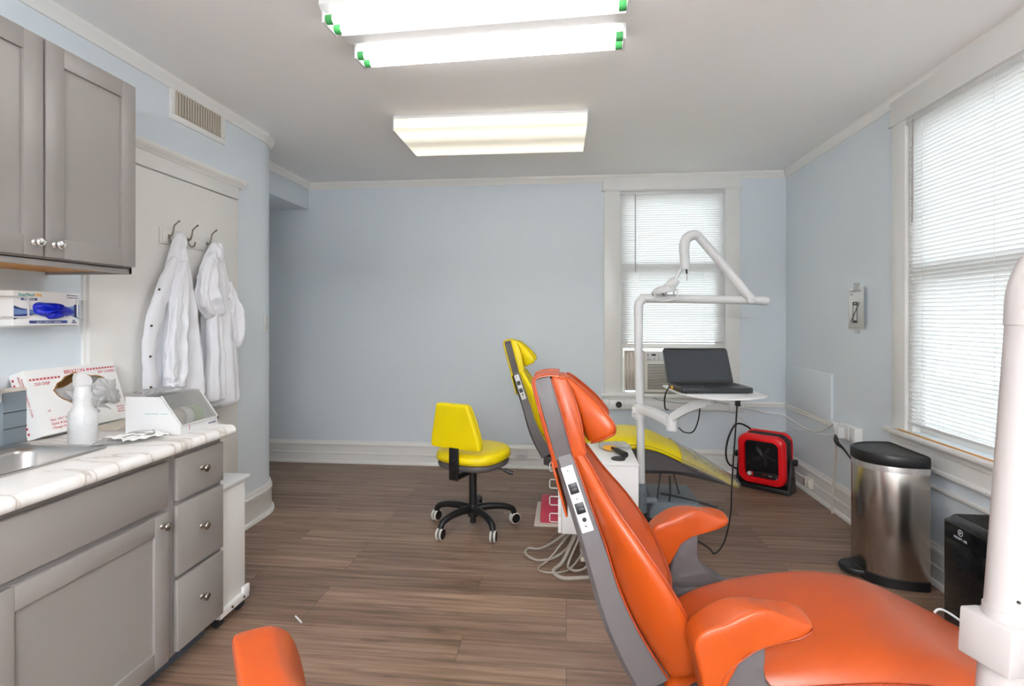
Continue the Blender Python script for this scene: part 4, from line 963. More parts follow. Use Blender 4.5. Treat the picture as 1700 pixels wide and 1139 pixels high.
    for s in (-1, 1):
        mb = MB(); cy = s * .312; rings = []
        cxx, czz = .50, .66
        for dy, k in ((-.046, .90), (-.043, .965), (-.032, 1.0), (0, 1.02), (.032, 1.0), (.043, .965), (.046, .90)):
            rings.append([(cxx + (x - cxx) * (k if k < 1 else 1), cy + dy * (.80 + .35 * max(0, min(1, (.60 - x) / .2))), czz + (z - czz) * k + .006 * math.sin(x * 40 + dy * 30)) for x, z in out])
        mb.loft(rings); ap = obj('armrest_pad', mb, col, t, angle=70, sub=1)
        mb = MB(); r0 = rings[1] if s < 0 else rings[5]
        mb.tube([(p[0], p[1] + s * .0015, p[2]) for p in r0[:len(r0) * 10 // 18]], .0024, 6); obj('piping', mb, pip, ap, angle=60)
        mb = MB().prism(crom2([(.468, .64), (.545, .655), (.549, .60), (.562, .555), (.60, .515), (.650, .488), (.655, .468), (.445, .464), (.452, .50), (.462, .56)], 4), cy - .028, cy + .028, 'y', .010)
        obj('armrest_post', mb, 'shell', t, angle=50)
        mb = MB().prism(crom2([(.405, .50), (.43, .515), (.45, .47), (.60, .478), (.72, .455), (.80, .425), (.78, .40), (.6, .395), (.46, .40), (.415, .44)], 3), cy - .034, cy + .034, 'y', .012)
        mb.cyl((.50, cy - s * .03, .42), (.50, s * .17, .40), .030, 14)
        ab = obj('armrest_base', mb, 'shell', t, angle=50)
        obj('pivot_knob', MB().lathe([(0, -.03), (.026, -.03), (.03, -.02), (.03, .02), (.026, .03), (0, .03)], 20, mtx=Matrix.Translation((.418, cy + s * .03 - s * .03, .497)) @ Matrix.Rotation(PI / 2, 4, 'X')), 'dark', ab)
    # lift column and floor base
    obj('lift_column', MB().prism([(.58, .335), (.88, .335), (.84, .12), (.62, .12)], -.11, .11, 'y', .008), 'shell', t)
    obj('floor_plate', MB().box((.44, -.24, 0), (1.02, .16, .035), .012).box((.60, -.14, .035), (.86, .14, .12), .01), 'greybox', t)
    bx = obj('control_housing', MB().prism([(1.02, .004), (1.43, .004), (1.405, .075), (1.345, .155), (1.045, .155), (1.02, .10)], -.27, .14, 'y', .006), 'greybox', t, angle=30)
    obj('foot_bar', MB().tube([(1.12, -.10, .157), (1.20, -.14, .158), (1.40, -.27, .150), (1.43, -.29, .14)], .009, 8, smooth=3).cyl((1.425, -.29, .142), (1.455, -.305, .14), .013, 10), 'dark', bx)
    if cover:
        rings = []
        for x, zt, zb, w in [(1.235, .497, .42, .245), (1.30, .462, .375, .232), (1.41, .408, .325, .213), (1.56, .314, .254, .174), (1.63, .272, .232, .140), (1.668, .250, .225, .10)]:
            rings.append([(x, w * u, zt - .020 * abs(u) ** 2.5 + .006) for u in [-1 + k / 6 for k in range(13)]] + [(x, w, zb + .01), (x, -w, zb + .01)][:1] + [(x, w * .95, zb - .004), (x, -w * .95, zb - .004), (x, -w, zb + .01)])
        mb = MB().loft(rings, 0, False); e = len(mb.v); mb.f.append(list(range(e - 17, e))); mb.mi.append(0)
        obj('foot_cover', mb, 'footcover', t, angle=60)
        obj('support_rod', MB().cyl((1.12, -.12, .325), (1.08, -.20, .15), .006, 8).cyl((1.21, -.06, .32), (1.25, -.10, .16), .005, 8), 'dark', t)
    return t
dental_chair('orange', 'orange_p', (-0.10, 1.605, 0), 0.0, 'orange reclining dental chair with grey shell filling the right foreground', False)
dental_chair('yellow', 'yellow_p', (-0.46, 3.94, 0), 0.0, 'yellow reclining dental chair standing behind the white drawer cart', True)

# ------------------------------------------------------------------ operator stools
def stool(col, pip, loc, face, spin, label, thick=1.0):
    """face: heading the seat looks to, degrees from +x"""
    t = thing('operator_stool', label, 'stool', loc, math.radians(face))
    rr = math.radians(spin - face)
    mb = MB().lathe([(0, .075), (.034, .075), (.038, .09), (.038, .135), (.03, .15), (0, .15)], 20)
    obj('hub', mb, 'black', t)
    for k in range(5):
        a = rr + 2 * PI * k / 5; c, s = math.cos(a), math.sin(a)
        mb = MB().tube([(.02 * c, .02 * s, .122), (.10 * c, .10 * s, .132), (.20 * c, .20 * s, .126), (.265 * c, .265 * s, .104), (.283 * c, .283 * s, .070)], [.027, .024, .021, .020, .019], 12, smooth=4)
        lg = obj('leg', mb, 'black', t, angle=60)
        b = a + 1.9 + k * 2.1; w = Vector((.285 * c, .285 * s, .0385)); ax = Vector((math.cos(b), math.sin(b), 0))
        mb = MB().cyl(w - ax * .021, w + ax * .021, .031, 18).cyl(w + Vector((-.004 * c, -.004 * s, .02)), w + Vector((-.004 * c, -.004 * s, .05)), .014, 10)
        cs = obj('caster', mb, 'black', lg)
        mb = MB()
        prof = [(.030, -.008), (.037, -.006), (.0385, 0), (.037, .006), (.030, .008), (.030, -.008)]
        zq = Vector((0, 0, 1)).rotation_difference(ax).to_matrix().to_4x4()
        for off in (-.0085, .0085):
            rg = [[(r * math.cos(2 * PI * q / 22), r * math.sin(2 * PI * q / 22), z + off * 1.4) for q in range(22)] for r, z in prof]
            mb.loft(rg, 0, False, True, mtx=Matrix.Translation(w) @ zq)
        obj('tyre', mb, 'rubber', lg, angle=60)
    obj('gas_column', MB().cyl((0, 0, .14), (0, 0, .40), .026, 18).cyl((0, 0, .03), (0, 0, .09), .02, 16), 'black', t)
    obj('piston', MB().cyl((0, 0, .395), (0, 0, .425), .016, 16), 'steel', t)
    # seat plate, black rear bracket, lever
    ell = lambda k, z, n=36: [(.015 + (.230 * k) * math.copysign(abs(math.cos(2 * PI * q / n)) ** .8, math.cos(2 * PI * q / n)) + .012 * math.cos(4 * PI * q / n), 0.222 * k * math.copysign(abs(math.sin(2 * PI * q / n)) ** .8, math.sin(2 * PI * q / n)), z) for q in range(n)]
    mb = MB().loft([ell(.45, .402), ell(.80, .408), ell(.97, .424), ell(1.0, .442), ell(.97, .457), ell(.5, .460)]); obj('seat_pan', mb, 'shell', t, angle=50)
    mb = MB().box((-.225, -.032, .375), (.05, .032, .383), .002).box((-.235, -.034, .372), (-.222, .034, .575), .003).box((-.05, -.05, .383), (.06, .05, .416), .004)
    br = obj('back_bracket', mb, 'black', t)
    for z in (.44, .50): obj('bolt', MB().cyl((-.2365, 0, z), (-.234, 0, z), .006, 8), 'nickel', br)
    mb = MB().tube([(.02, -.05, .40), (.06, -.16, .398), (.075, -.20, .385)], .005, 8); mb.tube([(.075, -.195, .387), (.09, -.235, .372), (.097, -.255, .368)], [.010, .014, .012], 10)
    obj('lever', mb, 'black', t)
    mb = MB().loft([ell(.96, .460), ell(1.02, .468), ell(1.045, .485), ell(1.04, .505), ell(1.0, .520), ell(.9, .530), ell(.6, .536), ell(.2, .538)]); s_ = obj('seat_cushion', mb, col, t, angle=60)
    mb = MB().tube(ell(1.04, .480) + [ell(1.04, .480)[0]], .003, 6); obj('piping', mb, pip, s_)
    # back rest: trapezoid pad, leaning back a little
    def sec(z, hw, d, xo):
        o = []
        for (u, v) in ((-1, .12), (-.97, .02), (-.86, 0), (-.4, .0), (0, .0), (.4, .0), (.86, 0), (.97, .02), (1, .12), (1, .42), (.985, .80), (.93, .93), (.80, 1.0), (.4, .90), (0, .86), (-.4, .90), (-.80, 1.0), (-.93, .93), (-.985, .80), (-1, .42)):
            o.append((xo + v * d * thick, u * hw, z))
        return o
    S = [(.568, .160, .055, -.222), (.576, .180, .075, -.226), (.625, .177, .085, -.232), (.73, .150, .085, -.245), (.815, .126, .078, -.257), (.843, .119, .066, -.260), (.858, .106, .045, -.256)]
    rings = [sec(z, w, d, x) for z, w, d, x in resample(S, 3)]
    mb = MB().loft(rings); b_ = obj('backrest', mb, col, t, angle=60, sub=1)
    pipes([[(r[j][0], r[j][1] * .999, r[j][2]) for r in rings[1:-3]] for j in (9, 19)], .0032, pip, b_)
    return t
stool('yellow', 'yellow_p', (-0.62, 3.52, 0), 68, 18, 'yellow operator stool on a black five-leg wheeled base by the back wall')
stool('orange', 'orange_p', (-0.300, 0.935, 0), 38, 54, 'orange operator stool, only its backrest top seen at the bottom frame edge', 1.3)

# ------------------------------------------------------------------ white drawer cart
CZ = .60
ct = thing('drawer_cart', 'white drawer cart with wire handles beside the orange chair head', 'cart', (.17, 3.2, 0))
cx_0, cx_1, cy_0, cy_1, cz0 = -.045, .392, 2.955, 3.43, .205
obj('body', MB().box((cx_0 + .02, cy_0, cz0), (cx_1, cy_1, CZ - .012), .002), 'whitem', ct, True)
obj('top', MB().box((cx_0 - .002, cy_0 - .003, CZ - .012), (cx_1 + .003, cy_1, CZ), .002), 'whitem', ct, True)
for k in range(4):
    z0 = cz0 + .003 + k * .0955
    d = obj('drawer', MB().box((cx_0, cy_0 + .002, z0), (cx_0 + .019, cy_1 - .002, z0 + .092), .002), 'whitem', ct, True)
    zc = z0 + .055
    mb = MB().tube([(cx_0 + .002, cy_0 + .07, zc - .02), (cx_0 - .042, cy_0 + .07, zc - .02), (cx_0 - .048, cy_0 + .07, zc - .014), (cx_0 - .048, cy_0 + .07, zc + .022), (cx_0 - .042, cy_0 + .07, zc + .028), (cx_0 + .002, cy_0 + .07, zc + .028)], .0032, 8)
    obj('handle', mb, 'white', d, True)
obj('pedestal', MB().box((.20, 3.10, .04), (.33, 3.32, cz0), .006).box((.08, 3.00, .035), (.39, 3.42, .06), .004), 'beige', ct, True)
for x, y in ((.12, 3.03), (.37, 3.03), (.12, 3.39), (.37, 3.39)):
    obj('caster', MB().cyl((x, y - .01, .0185), (x, y + .01, .0185), .0185, 14), 'dark', ct, True)
# on the cart
lt = thing('curing_shield', 'amber disc shield on a black handle lying on the white cart', 'dental tool', (.30, 3.15, CZ))
mb = MB().lathe([(0, 0), (.040, 0), (.042, .002), (.040, .004), (0, .004)], 24, mtx=Matrix.Translation((.262, 3.25, CZ + .0145)) @ Matrix.Rotation(.12, 4, 'X')); obj('shield', mb, 'amber', lt, True)
mb = MB().tube([(.272, 3.225, CZ + .022), (.30, 3.16, CZ + .021), (.335, 3.075, CZ + .019)], [.009, .016, .0185], 16); obj('grip', mb, 'black', lt, True)
mb = MB().lathe([(0, 0), (.040, 0), (.040, .006), (.03, .010), (0, .011)], 26, mtx=Matrix.Translation((.292, 3.05, CZ + .0005))); tag(obj('cup_lid', mb, 'dark'), 'small round dark disc on the white cart beneath the black handle', 'lid')
tag(obj('plastic_bag', sheet(MB(), .20, .385, 3.27, 3.425, CZ + .003, 17, .016, rot=.15), 'film', solid=.001), 'clear crumpled plastic wrapper on the white cart top', 'plastic wrapper')
# pedal behind the cart
pd = thing('foot_pedal', 'pink-red foot pedal on a beige base plate left of the white cart', 'pedal', (-.1, 3.75, 0))
obj('base_plate', MB().box((-.215, 3.56, 0), (.06, 4.02, .014), .006), 'beige', pd, True)
obj('pedal', MB().prism([(3.60, .0145), (3.60, .040), (3.66, .085), (3.86, .115), (3.96, .09), (3.97, .0145)], -.175, .04, 'x', .014), 'pink', pd, True)
# grey hoses under the cart
def hose(pts, r, label, m='hose', name='hose', cat='hose', group=None, sm=7):
    return tag(obj(name, MB().tube(pts, r, 10, smooth=sm), m, angle=60), label, cat, group)
hose([(.02, 3.05, .204), (-.04, 3.08, .13), (-.15, 3.16, .03), (-.225, 3.20, .012), (-.235, 3.12, .010), (-.16, 3.05, .010), (-.06, 3.06, .03), (.02, 3.09, .09), (.06, 3.12, .204)], .0075, 'widest grey hose loop reaching out left under the cart')
hose([(.07, 3.03, .204), (.03, 3.04, .12), (-.02, 3.0, .03), (-.07, 2.93, .009), (-.02, 2.86, .008), (.07, 2.87, .008), (.16, 2.90, .008), (.26, 3.0, .02), (.28, 3.06, .204)], .0105, 'thick grey hose curving forward on the floor under the cart')
hose([(.09, 3.03, .204), (.05, 3.02, .11), (.01, 2.98, .03), (.02, 2.93, .026), (.06, 2.915, .024), (.11, 2.96, .03), (.105, 3.0, .09), (.08, 3.04, .204)], .0065, 'narrow grey hose loop hanging in the middle under the cart')
hose([(.04, 3.03, .204), (-.02, 3.05, .12), (-.10, 3.02, .03), (-.155, 2.965, .006), (-.12, 2.92, .006), (-.03, 2.925, .007), (.03, 2.965, .02), (.10, 3.04, .09), (.12, 3.08, .204)], .005, 'thin grey tube looping low at the left front of the hose tangle')
hose([(.10, 3.06, .204), (.14, 2.98, .10), (.17, 2.955, .05), (.21, 2.98, .06), (.22, 3.04, .204)], .0065, 'grey hose loop at the right under the cart, nearest the orange chair')
hose([(-.03, 3.52, .03), (-.08, 3.42, .006), (-.115, 3.30, .005), (-.10, 3.22, .005), (-.04, 3.18, .05), (.03, 3.12, .204)], .003, 'thin grey pedal lead running from the pink pedal to the cart')

# ------------------------------------------------------------------ yellow chair's light pole with laptop tray
PX, PY = .472, 3.566
pl = thing('light_pole', 'white light and tray pole standing beside the yellow chair', 'dental light', (PX, PY, 0))
r_ = .0275
mb = MB().tube([(PX + .018, PY, .30), (PX + .012, PY, .75), (PX, PY, 1.20), (PX, PY, 1.44)], [.0255, .0265, .0285, .0285], 20); obj('post', mb, 'white', pl, True)
mb = MB().tube([(PX, PY, 1.40), (PX, PY, 1.465), (PX + .008, PY, 1.498), (PX + .035, PY, 1.52), (PX + .07, PY, 1.525), (PX + .80, PY, 1.508)], [.030, .030, .030, .029, .0275, .0275], 20, smooth=4); mb.cyl((PX + .765, PY, 1.509), (PX + .80, PY, 1.508), .030, 20)
obj('cross_arm', mb, 'white', pl, True, angle=50)
obj('end_plug', MB().cyl((PX + .80, PY, 1.508), (PX + .815, PY, 1.508), .027, 18).box((PX + .814, PY - .018, 1.503), (PX + .817, PY + .018, 1.511)), 'white', pl, True)
sp_ = obj('sleeve', MB().cyl((PX + .02, PY, .12), (PX + .02, PY, .315), .033, 18).cyl((PX + .03, PY, .20), (PX + .115, PY + .01, .20), .022, 14), 'greybox', pl, True)
obj('foot', MB().lathe([(0, 0), (.075, 0), (.07, .02), (.036, .05), (.036, .125), (0, .125)], 22, mtx=Matrix.Translation((PX + .02, PY, 0))), 'dark', pl, True)
for z in (.18, .25): obj('bolt', MB().cyl((PX + .03, PY - .034, z), (PX + .03, PY - .031, z), .004, 8), 'dark', sp_, True)
A = Vector((PX + .695, PY - .035, 1.525)); Bp = Vector((.845, PY - .03, 1.925)); ld = (Bp - A).normalized()
mb = MB().tube([A - ld * .01, Bp], [.0285, .0285], 18); mb.cyl((A.x, A.y - .02, A.z - .01), (A.x, PY + .02, A.z - .01), .024, 16); obj('spring_arm', mb, 'white', pl, True)
mb = MB().tube([Bp + Vector((.01, 0, -.005)), Bp + Vector((-.03, 0, .006)), Bp + Vector((-.075, 0, -.02)), Bp + Vector((-.088, 0, -.075)), Bp + Vector((-.085, 0, -.13)), Bp + Vector((-.082, 0, -.215))], [.030, .032, .033, .033, .031, .030], 20, smooth=5); obj('elbow', mb, 'white', pl, True, angle=60)
E0 = Bp + Vector((-.085, 0, -.215))
obj('cable_tip', MB().cyl(E0 + Vector((.012, 0, 0)), E0 + Vector((.014, 0, -.028)), .006, 8).cyl(E0 + Vector((.014, 0, -.02)), E0 + Vector((.015, 0, -.075)), .0018, 6), 'dark', pl, True)
H0 = E0 + Vector((-.02, 0, .01)); H1 = Vector((.69, PY - .03, 1.625)); H2 = Vector((.645, PY - .03, 1.585))
obj('head_stem', MB().tube([H0, H1], .012, 12), 'white', pl, True)
q = (H2 - H1).normalized(); R = Vector((0, 0, 1)).rotation_difference(q).to_matrix().to_4x4()
mb = MB().tube([H1 + Vector((.022, 0, .02)), H1, H2], [.024, .034, .032], 18); obj('head_neck', mb, 'white', pl, True)
Rh = Matrix.Translation(H2 + Vector((-.015, 0, -.012))) @ Matrix.Rotation(-.16, 4, 'Y')
mb = MB().lathe([(0, .035), (.035, .032), (.065, .018), (.078, 0), (.076, -.014), (.05, -.012), (.03, -.006), (0, -.004)], 28, mtx=Rh @ Matrix.Diagonal((1, 1.25, 1, 1)))
lh = obj('lamp_head', mb, 'white', pl, True, angle=50)
mb = MB().tube([Rh @ Vector((-.074, -.06, -.004)), Rh @ Vector((-.062, -.07, -.055)), Rh @ Vector((0, -.075, -.068)), Rh @ Vector((.060, -.07, -.055)), Rh @ Vector((.072, -.06, -.004))], .005, 8, smooth=3)
mb.tube([Rh @ Vector((-.074, .06, -.004)), Rh @ Vector((-.062, .07, -.055)), Rh @ Vector((.060, .07, -.055)), Rh @ Vector((.072, .06, -.004))], .005, 8, smooth=3)
obj('head_handle', mb, 'white', lh, True)
obj('bulb', MB().lathe([(0, 0), (.016, 0), (.018, -.02), (.010, -.034), (0, -.036)], 16, mtx=Rh), 'steel', lh, True)
# tray arms and clamp
mb = MB().cyl((PX + .010, PY, .735), (PX + .010, PY, .835), .040, 22).box((PX - .045, PY - .028, .748), (PX - .015, PY + .02, .815), .006)
cl = obj('arm_clamp', mb, 'white', pl, True)
obj('clamp_screw', MB().cyl((PX - .03, PY - .031, .77), (PX - .03, PY - .027, .77), .008, 10), 'steel', cl, True)
J = Vector((.640, 3.32, .745))
def flat_arm(a, b, h0, h1, w0, w1):
    a = Vector(a); b = Vector(b); d = (b - a).normalized(); s = Vector((-d.y, d.x, 0)).normalized(); mb = MB(); rg = []
    for k in range(9):
        t = k / 8; p = a.lerp(b, t); w = w0 + (w1 - w0) * t; h = h0 + (h1 - h0) * t; p.z += .014 * math.sin(PI * t)
        rg.append([p + s * (w * u) + Vector((0, 0, h * v)) for u, v in ((-1, -.5), (-.9, -.95), (.9, -.95), (1, -.5), (1, .5), (.8, 1), (-.8, 1), (-1, .5))])
    return mb.loft(rg)
obj('lower_arm', flat_arm((PX + .01, PY - .01, .80), (J.x, J.y, .755), .026, .026, .032, .030), 'white', pl, True, angle=50)
obj('arm_joint', MB().cyl(J + Vector((0, 0, -.030)), J + Vector((0, 0, .056)), .035, 24).cyl(J + Vector((0, 0, .056)), J + Vector((0, 0, .061)), .024, 20), 'white', pl, True)
obj('upper_arm', flat_arm((J.x, J.y, .790), (.815, 3.17, .915), .028, .028, .032, .034), 'white', pl, True, angle=50)
obj('tray_bracket', MB().cyl((.815, 3.17, .90), (.815, 3.17, .962), .034, 18), 'white', pl, True)
tz = .965
def tray_out(k=1.0):
    pts = [(.600, 3.42), (.602, 3.30), (.63, 3.08), (.70, 2.93), (.82, 2.868), (.95, 2.895), (1.05, 2.96), (1.095, 3.03), (1.085, 3.12), (1.06, 3.30), (1.05, 3.42)]
    return pts
tr = tag(obj('tray', MB().prism(tray_out(), tz - .0, tz + .012, 'z', .004), 'white'), 'white curved tray on the pole arm carrying the laptop', 'tray')
# laptop
lp = thing('laptop', 'open black laptop standing on the white tray', 'laptop', (.835, 3.05, tz + .0125), .1)
lw, ldp = .200, .265
mb = MB().loft([rrect(-lw, lw, 0, ldp, .018, 0.004), rrect(-lw - .001, lw + .001, -.002, ldp, .02, .010), rrect(-lw - .001, lw + .001, -.002, ldp, .02, .026), rrect(-lw + .002, lw - .002, .001, ldp - .002, .018, .031)]); obj('base', mb, 'laptop', lp, angle=40)
mb = MB()
for r_i in range(6):
    for k in range(17):
        x = -.178 + k * .0165; y = .125 + r_i * .0175
        mb.box((x, y, .0305), (x + .0145, y + .0155, .0332), .001)
for r_i in range(5):
    for k in range(4):
        x = .112 + k * .0165; y = .125 + r_i * .0175; mb.box((x, y, .0305), (x + .0145, y + .0155, .0332), .001)
obj('keyboard', mb, 'black', lp)
obj('touchpad', MB().box((-.055, .03, .0305), (.035, .09, .0316), .0004).box((-.055, .014, .0305), (.035, .026, .0318), .0006), 'dark', lp)
obj('latch_strip', MB().box((-.05, -.0045, .018), (.05, .0, .024), .001), 'black', lp)
for x in (-.17, .17): obj('foot', MB().cyl((x, .02, 0), (x, .02, .005), .008, 12).cyl((x, .24, 0), (x, .24, .005), .008, 12), 'dark', lp)
Lm = Matrix.Translation((0, ldp + .004, .024)) @ Matrix.Rotation(-math.radians(28), 4, 'X')
ll = .235
mb = MB(); R0 = lambda k, y: [(p[0], y, p[1]) for p in rrect(-lw + k, lw - k, k, ll - k, .016, 0)]
mb.loft([[(p[0], .012, p[1]) for p in rrect(-lw, lw, .0, ll, .018, 0)], [(p[0], .002, p[1]) for p in rrect(-lw, lw, .0, ll, .018, 0)], [(p[0], 0, p[1]) for p in rrect(-lw + .003, lw - .003, .003, ll - .003, .016, 0)], [(p[0], -.0, p[1]) for p in rrect(-lw + .014, lw - .014, .022, ll - .014, .004, 0)], [(p[0], .0015, p[1]) for p in rrect(-lw + .0145, lw - .0145, .0225, ll - .0145, .004, 0)]], mtx=Lm)
sl = obj('lid', mb, 'laptop', lp, angle=35)
obj('screen', MB().box((-lw + .0145, .0005, .0225), (lw - .0145, .0018, ll - .0145), mtx=Lm), 'screen', sl)
for x in (-.15, .15): obj('hinge', MB().cyl((x - .025, ldp + .002, .027), (x + .025, ldp + .002, .027), .007, 12), 'dark', sl)
# cables of the tray
def cable(pts, r, m, label, sm=7, name='cable'):
    return tag(obj(name, MB().tube(pts, r, 8, smooth=sm), m, angle=60), label, 'cable')
c_ = cable([(.618, 3.20, .992), (.590, 3.18, .985), (.575, 3.20, .93), (.585, 3.24, .86), (.61, 3.28, .845)], .0045, 'black', 'short black cable with yellow plug from laptop down to the arm joint')
obj('yellow_plug', MB().box((.606, 3.188, .982), (.638, 3.212, .9985), .004), 'amber', c_)
cable([(.675, 3.30, .735), (.70, 3.27, .715), (.745, 3.24, .725), (.765, 3.20, .80), (.77, 3.17, .90)], .004, 'black', 'short black cable looping under the tray arm')
c_ = cable([(.925, 3.0, .962), (.928, 3.02, .92), (.935, 3.06, .82), (.937, 3.14, .465), (.951, 3.21, .27), (.938, 3.26, .10), (.90, 3.265, .02), (.868, 3.257, .005), (.864, 3.285, .005), (.861, 3.322, .005), (.82, 3.42, .005), (.771, 3.526, .005), (.66, 3.55, .006)], .0042, 'black', 'long black power cord hanging from the tray right end to the floor')
obj('plug', MB().box((.914, 2.99, .918), (.938, 3.016, .9645), .004), 'black', c_)

# ------------------------------------------------------------------ foreground pole of the orange chair's unit
P0 = Vector((.705, 1.0, 0))
fp = thing('light_pole', 'large white pole with square clamp at the right frame edge, closest to the camera', 'dental light', tuple(P0))
def pz(z): return Vector((.665 + .105 * (z / 1.5) , 1.0, z)) + Vector((.028, 0, 0))
fm = MB().tube([pz(.05), pz(.90)], .0335, 28); obj('lower_post', fm, 'polew', fp, True)
fm = MB().tube([pz(.90), pz(1.42)], .0315, 28); obj('post', fm, 'polew', fp, True)
e0 = pz(1.385)
fm = MB().tube([e0, e0 + Vector((.006, 0, .06)), e0 + Vector((.03, .0, .11)), e0 + Vector((.08, 0, .135)), e0 + Vector((.14, 0, .14)), e0 + Vector((.75, 0, .13))], [.0335, .0345, .0345, .033, .031, .030], 24, smooth=5); obj('cross_arm', fm, 'polew', fp, True, angle=50)
obj('foot', MB().lathe([(0, 0), (.09, 0), (.085, .02), (.04, .06), (.04, .10), (0, .10)], 24, mtx=Matrix.Translation(pz(0))), 'dark', fp, True)
c0 = pz(.843); mt = Matrix.Translation(c0) @ Matrix.Rotation(.30, 4, 'Z') @ Matrix.Rotation(.07, 4, 'Y')
fm = MB().box((-.044, -.040, -.040), (-.0045, .044, .040), .004, mtx=mt).box((-.0035, -.046, -.042), (.022, .044, .040), .004, mtx=mt).box((.022, -.034, -.040), (.046, .044, .038), .004, mtx=mt).box((.046, -.046, -.040), (.072, .044, .040), .004, mtx=mt)
kc = obj('arm_clamp', fm, 'polew', fp, True)
obj('clamp_screw', MB().cyl(mt @ Vector((.034, -.036, -.02)), mt @ Vector((.034, -.030, -.02)), .006, 12), 'dark', kc, True)
obj('rivet', MB().cyl(pz(.925) + Vector((-.008, -.033, 0)), pz(.925) + Vector((-.008, -.030, 0)), .0025, 10), 'dark', fp, True)

# ------------------------------------------------------------------ heater
ht = thing('space_heater', 'red portable fan heater with black grille in the far right corner', 'heater', (1.615, 4.545, 0), -.66)
hw = .178
def rr2(hx_, z0, z1, r, y, n=7): return [(p[0], y, p[1]) for p in rrect(-hx_, hx_, z0, z1, r, 0, n)]
tl = Matrix.Rotation(.06, 4, 'X')
mb = MB().loft([rr2(hw, .065, .445, .075, -.055), rr2(hw, .065, .445, .075, .115)], mtx=tl); obj('body', mb, 'mesh', ht)
def ringband(y0, y1, z0, z1, t):
    mb = MB()
    mb.loft([rr2(hw - t, z0 + t, z1 - t, .045, y1), rr2(hw + .004, z0, z1, .075, y1), rr2(hw + .004, z0, z1, .075, y0 + .012), rr2(hw - .006, z0 + .01, z1 - .01, .07, y0), rr2(hw - t + .006, z0 + t - .006, z1 - t + .006, .048, y0), rr2(hw - t, z0 + t, z1 - t, .045, y0 + .02), rr2(hw - t, z0 + t, z1 - t, .045, y1)], 0, False, mtx=tl); return mb
obj('front_bezel', ringband(-.080, -.03, .055, .455, .052), 'red', ht, angle=50)
obj('rear_bezel', ringband(.09, .125, .055, .455, .03), 'red', ht, angle=50)
mb = MB()
for k in range(26): mb.box((-.126, -.070, .158 + k * .0093), (.126, -.064, .1605 + k * .0093), mtx=tl)
for k in range(13): mb.box((-.120 + k * .02, -.066, .155), (-.1185 + k * .02, -.060, .400), mtx=tl)
gr = obj('grille', mb, 'black', ht)
mb = MB()
for k in range(5):
    a = 2 * PI * k / 5 + .3; mb.box((.012, -.0008, -.018), (.085, .0008, .018), mtx=tl @ Matrix.Translation((.02, -.056, .285)) @ Matrix.Rotation(a, 4, 'Y') @ Matrix.Rotation(.4, 4, 'X'))
mb.cyl(tl @ Vector((.02, -.060, .285)), tl @ Vector((.02, -.056, .285)), .022, 16); obj('fan', mb, 'shell', ht)
cp = obj('control_panel', MB().box((-.126, -.068, .108), (.126, -.058, .156), .003, mtx=tl), 'black', ht)
obj('dial', MB().cyl(tl @ Vector((-.092, -.082, .132)), tl @ Vector((-.092, -.068, .132)), .0155, 20), 'silverlbl', cp)
mb = MB()
for k in range(8):
    a = -.8 + k * .22; mb.box((.021, -.0004, -.003), (.027, .0004, .003), mtx=tl @ Matrix.Translation((-.092, -.0686, .132)) @ Matrix.Rotation(a, 4, 'Y'))
text_mb(mb, 'RED', .013, tl @ Vector((.022, -.0688, .132)), (1, 0, 0), tl.to_3x3() @ Vector((0, 0, 1)), 0, 'CENTER', .0003); obj('red_marking', mb, 'red', cp)
mb = MB(); text_mb(mb, 'One', .014, tl @ Vector((.066, -.0688, .130)), (1, 0, 0), tl.to_3x3() @ Vector((0, 0, 1)), 0, 'CENTER', .0003); obj('white_marking', mb, 'paper', cp); mb = MB(); text_mb(mb, 'SAFETY', .008, tl @ Vector((.115, -.0688, .112)), (0, 0, 1), (-1, 0, 0), 0, 'LEFT', .0003); obj('white_marking', mb, 'paper', cp)
mb = MB()
for k in range(14): mb.box((hw - .004, -.020, .13 + k * .021), (hw + .0035, .085, .139 + k * .021), .001, mtx=tl)
for k in range(12): mb.box((-.12 + k * .021, -.020, .440), (-.111 + k * .021, .085, .4485), .001, mtx=tl)
obj('side_louvre', mb, 'dark', ht)
mb = MB().prism([(-.075, 0), (.10, 0), (.085, .05), (.035, .27), (-.012, .27), (-.06, .05)], -hw - .032, -hw - .010, 'x', .005); mb.prism([(-.075, 0), (.10, 0), (.085, .05), (.035, .27), (-.012, .27), (-.06, .05)], hw + .010, hw + .032, 'x', .005)
mb.box((-hw - .03, -.072, .0), (hw + .03, .095, .040), .006); obj('stand', mb, 'black', ht)
for s in (-1, 1): obj('knob', MB().lathe([(0, 0), (.014, 0), (.014, .010), (.027, .012), (.027, .030), (.022, .034), (0, .034)], 14, mtx=Matrix.Translation((s * (hw + .030), .012, .25)) @ Matrix.Rotation(s * PI / 2, 4, 'Y')), 'black', ht)

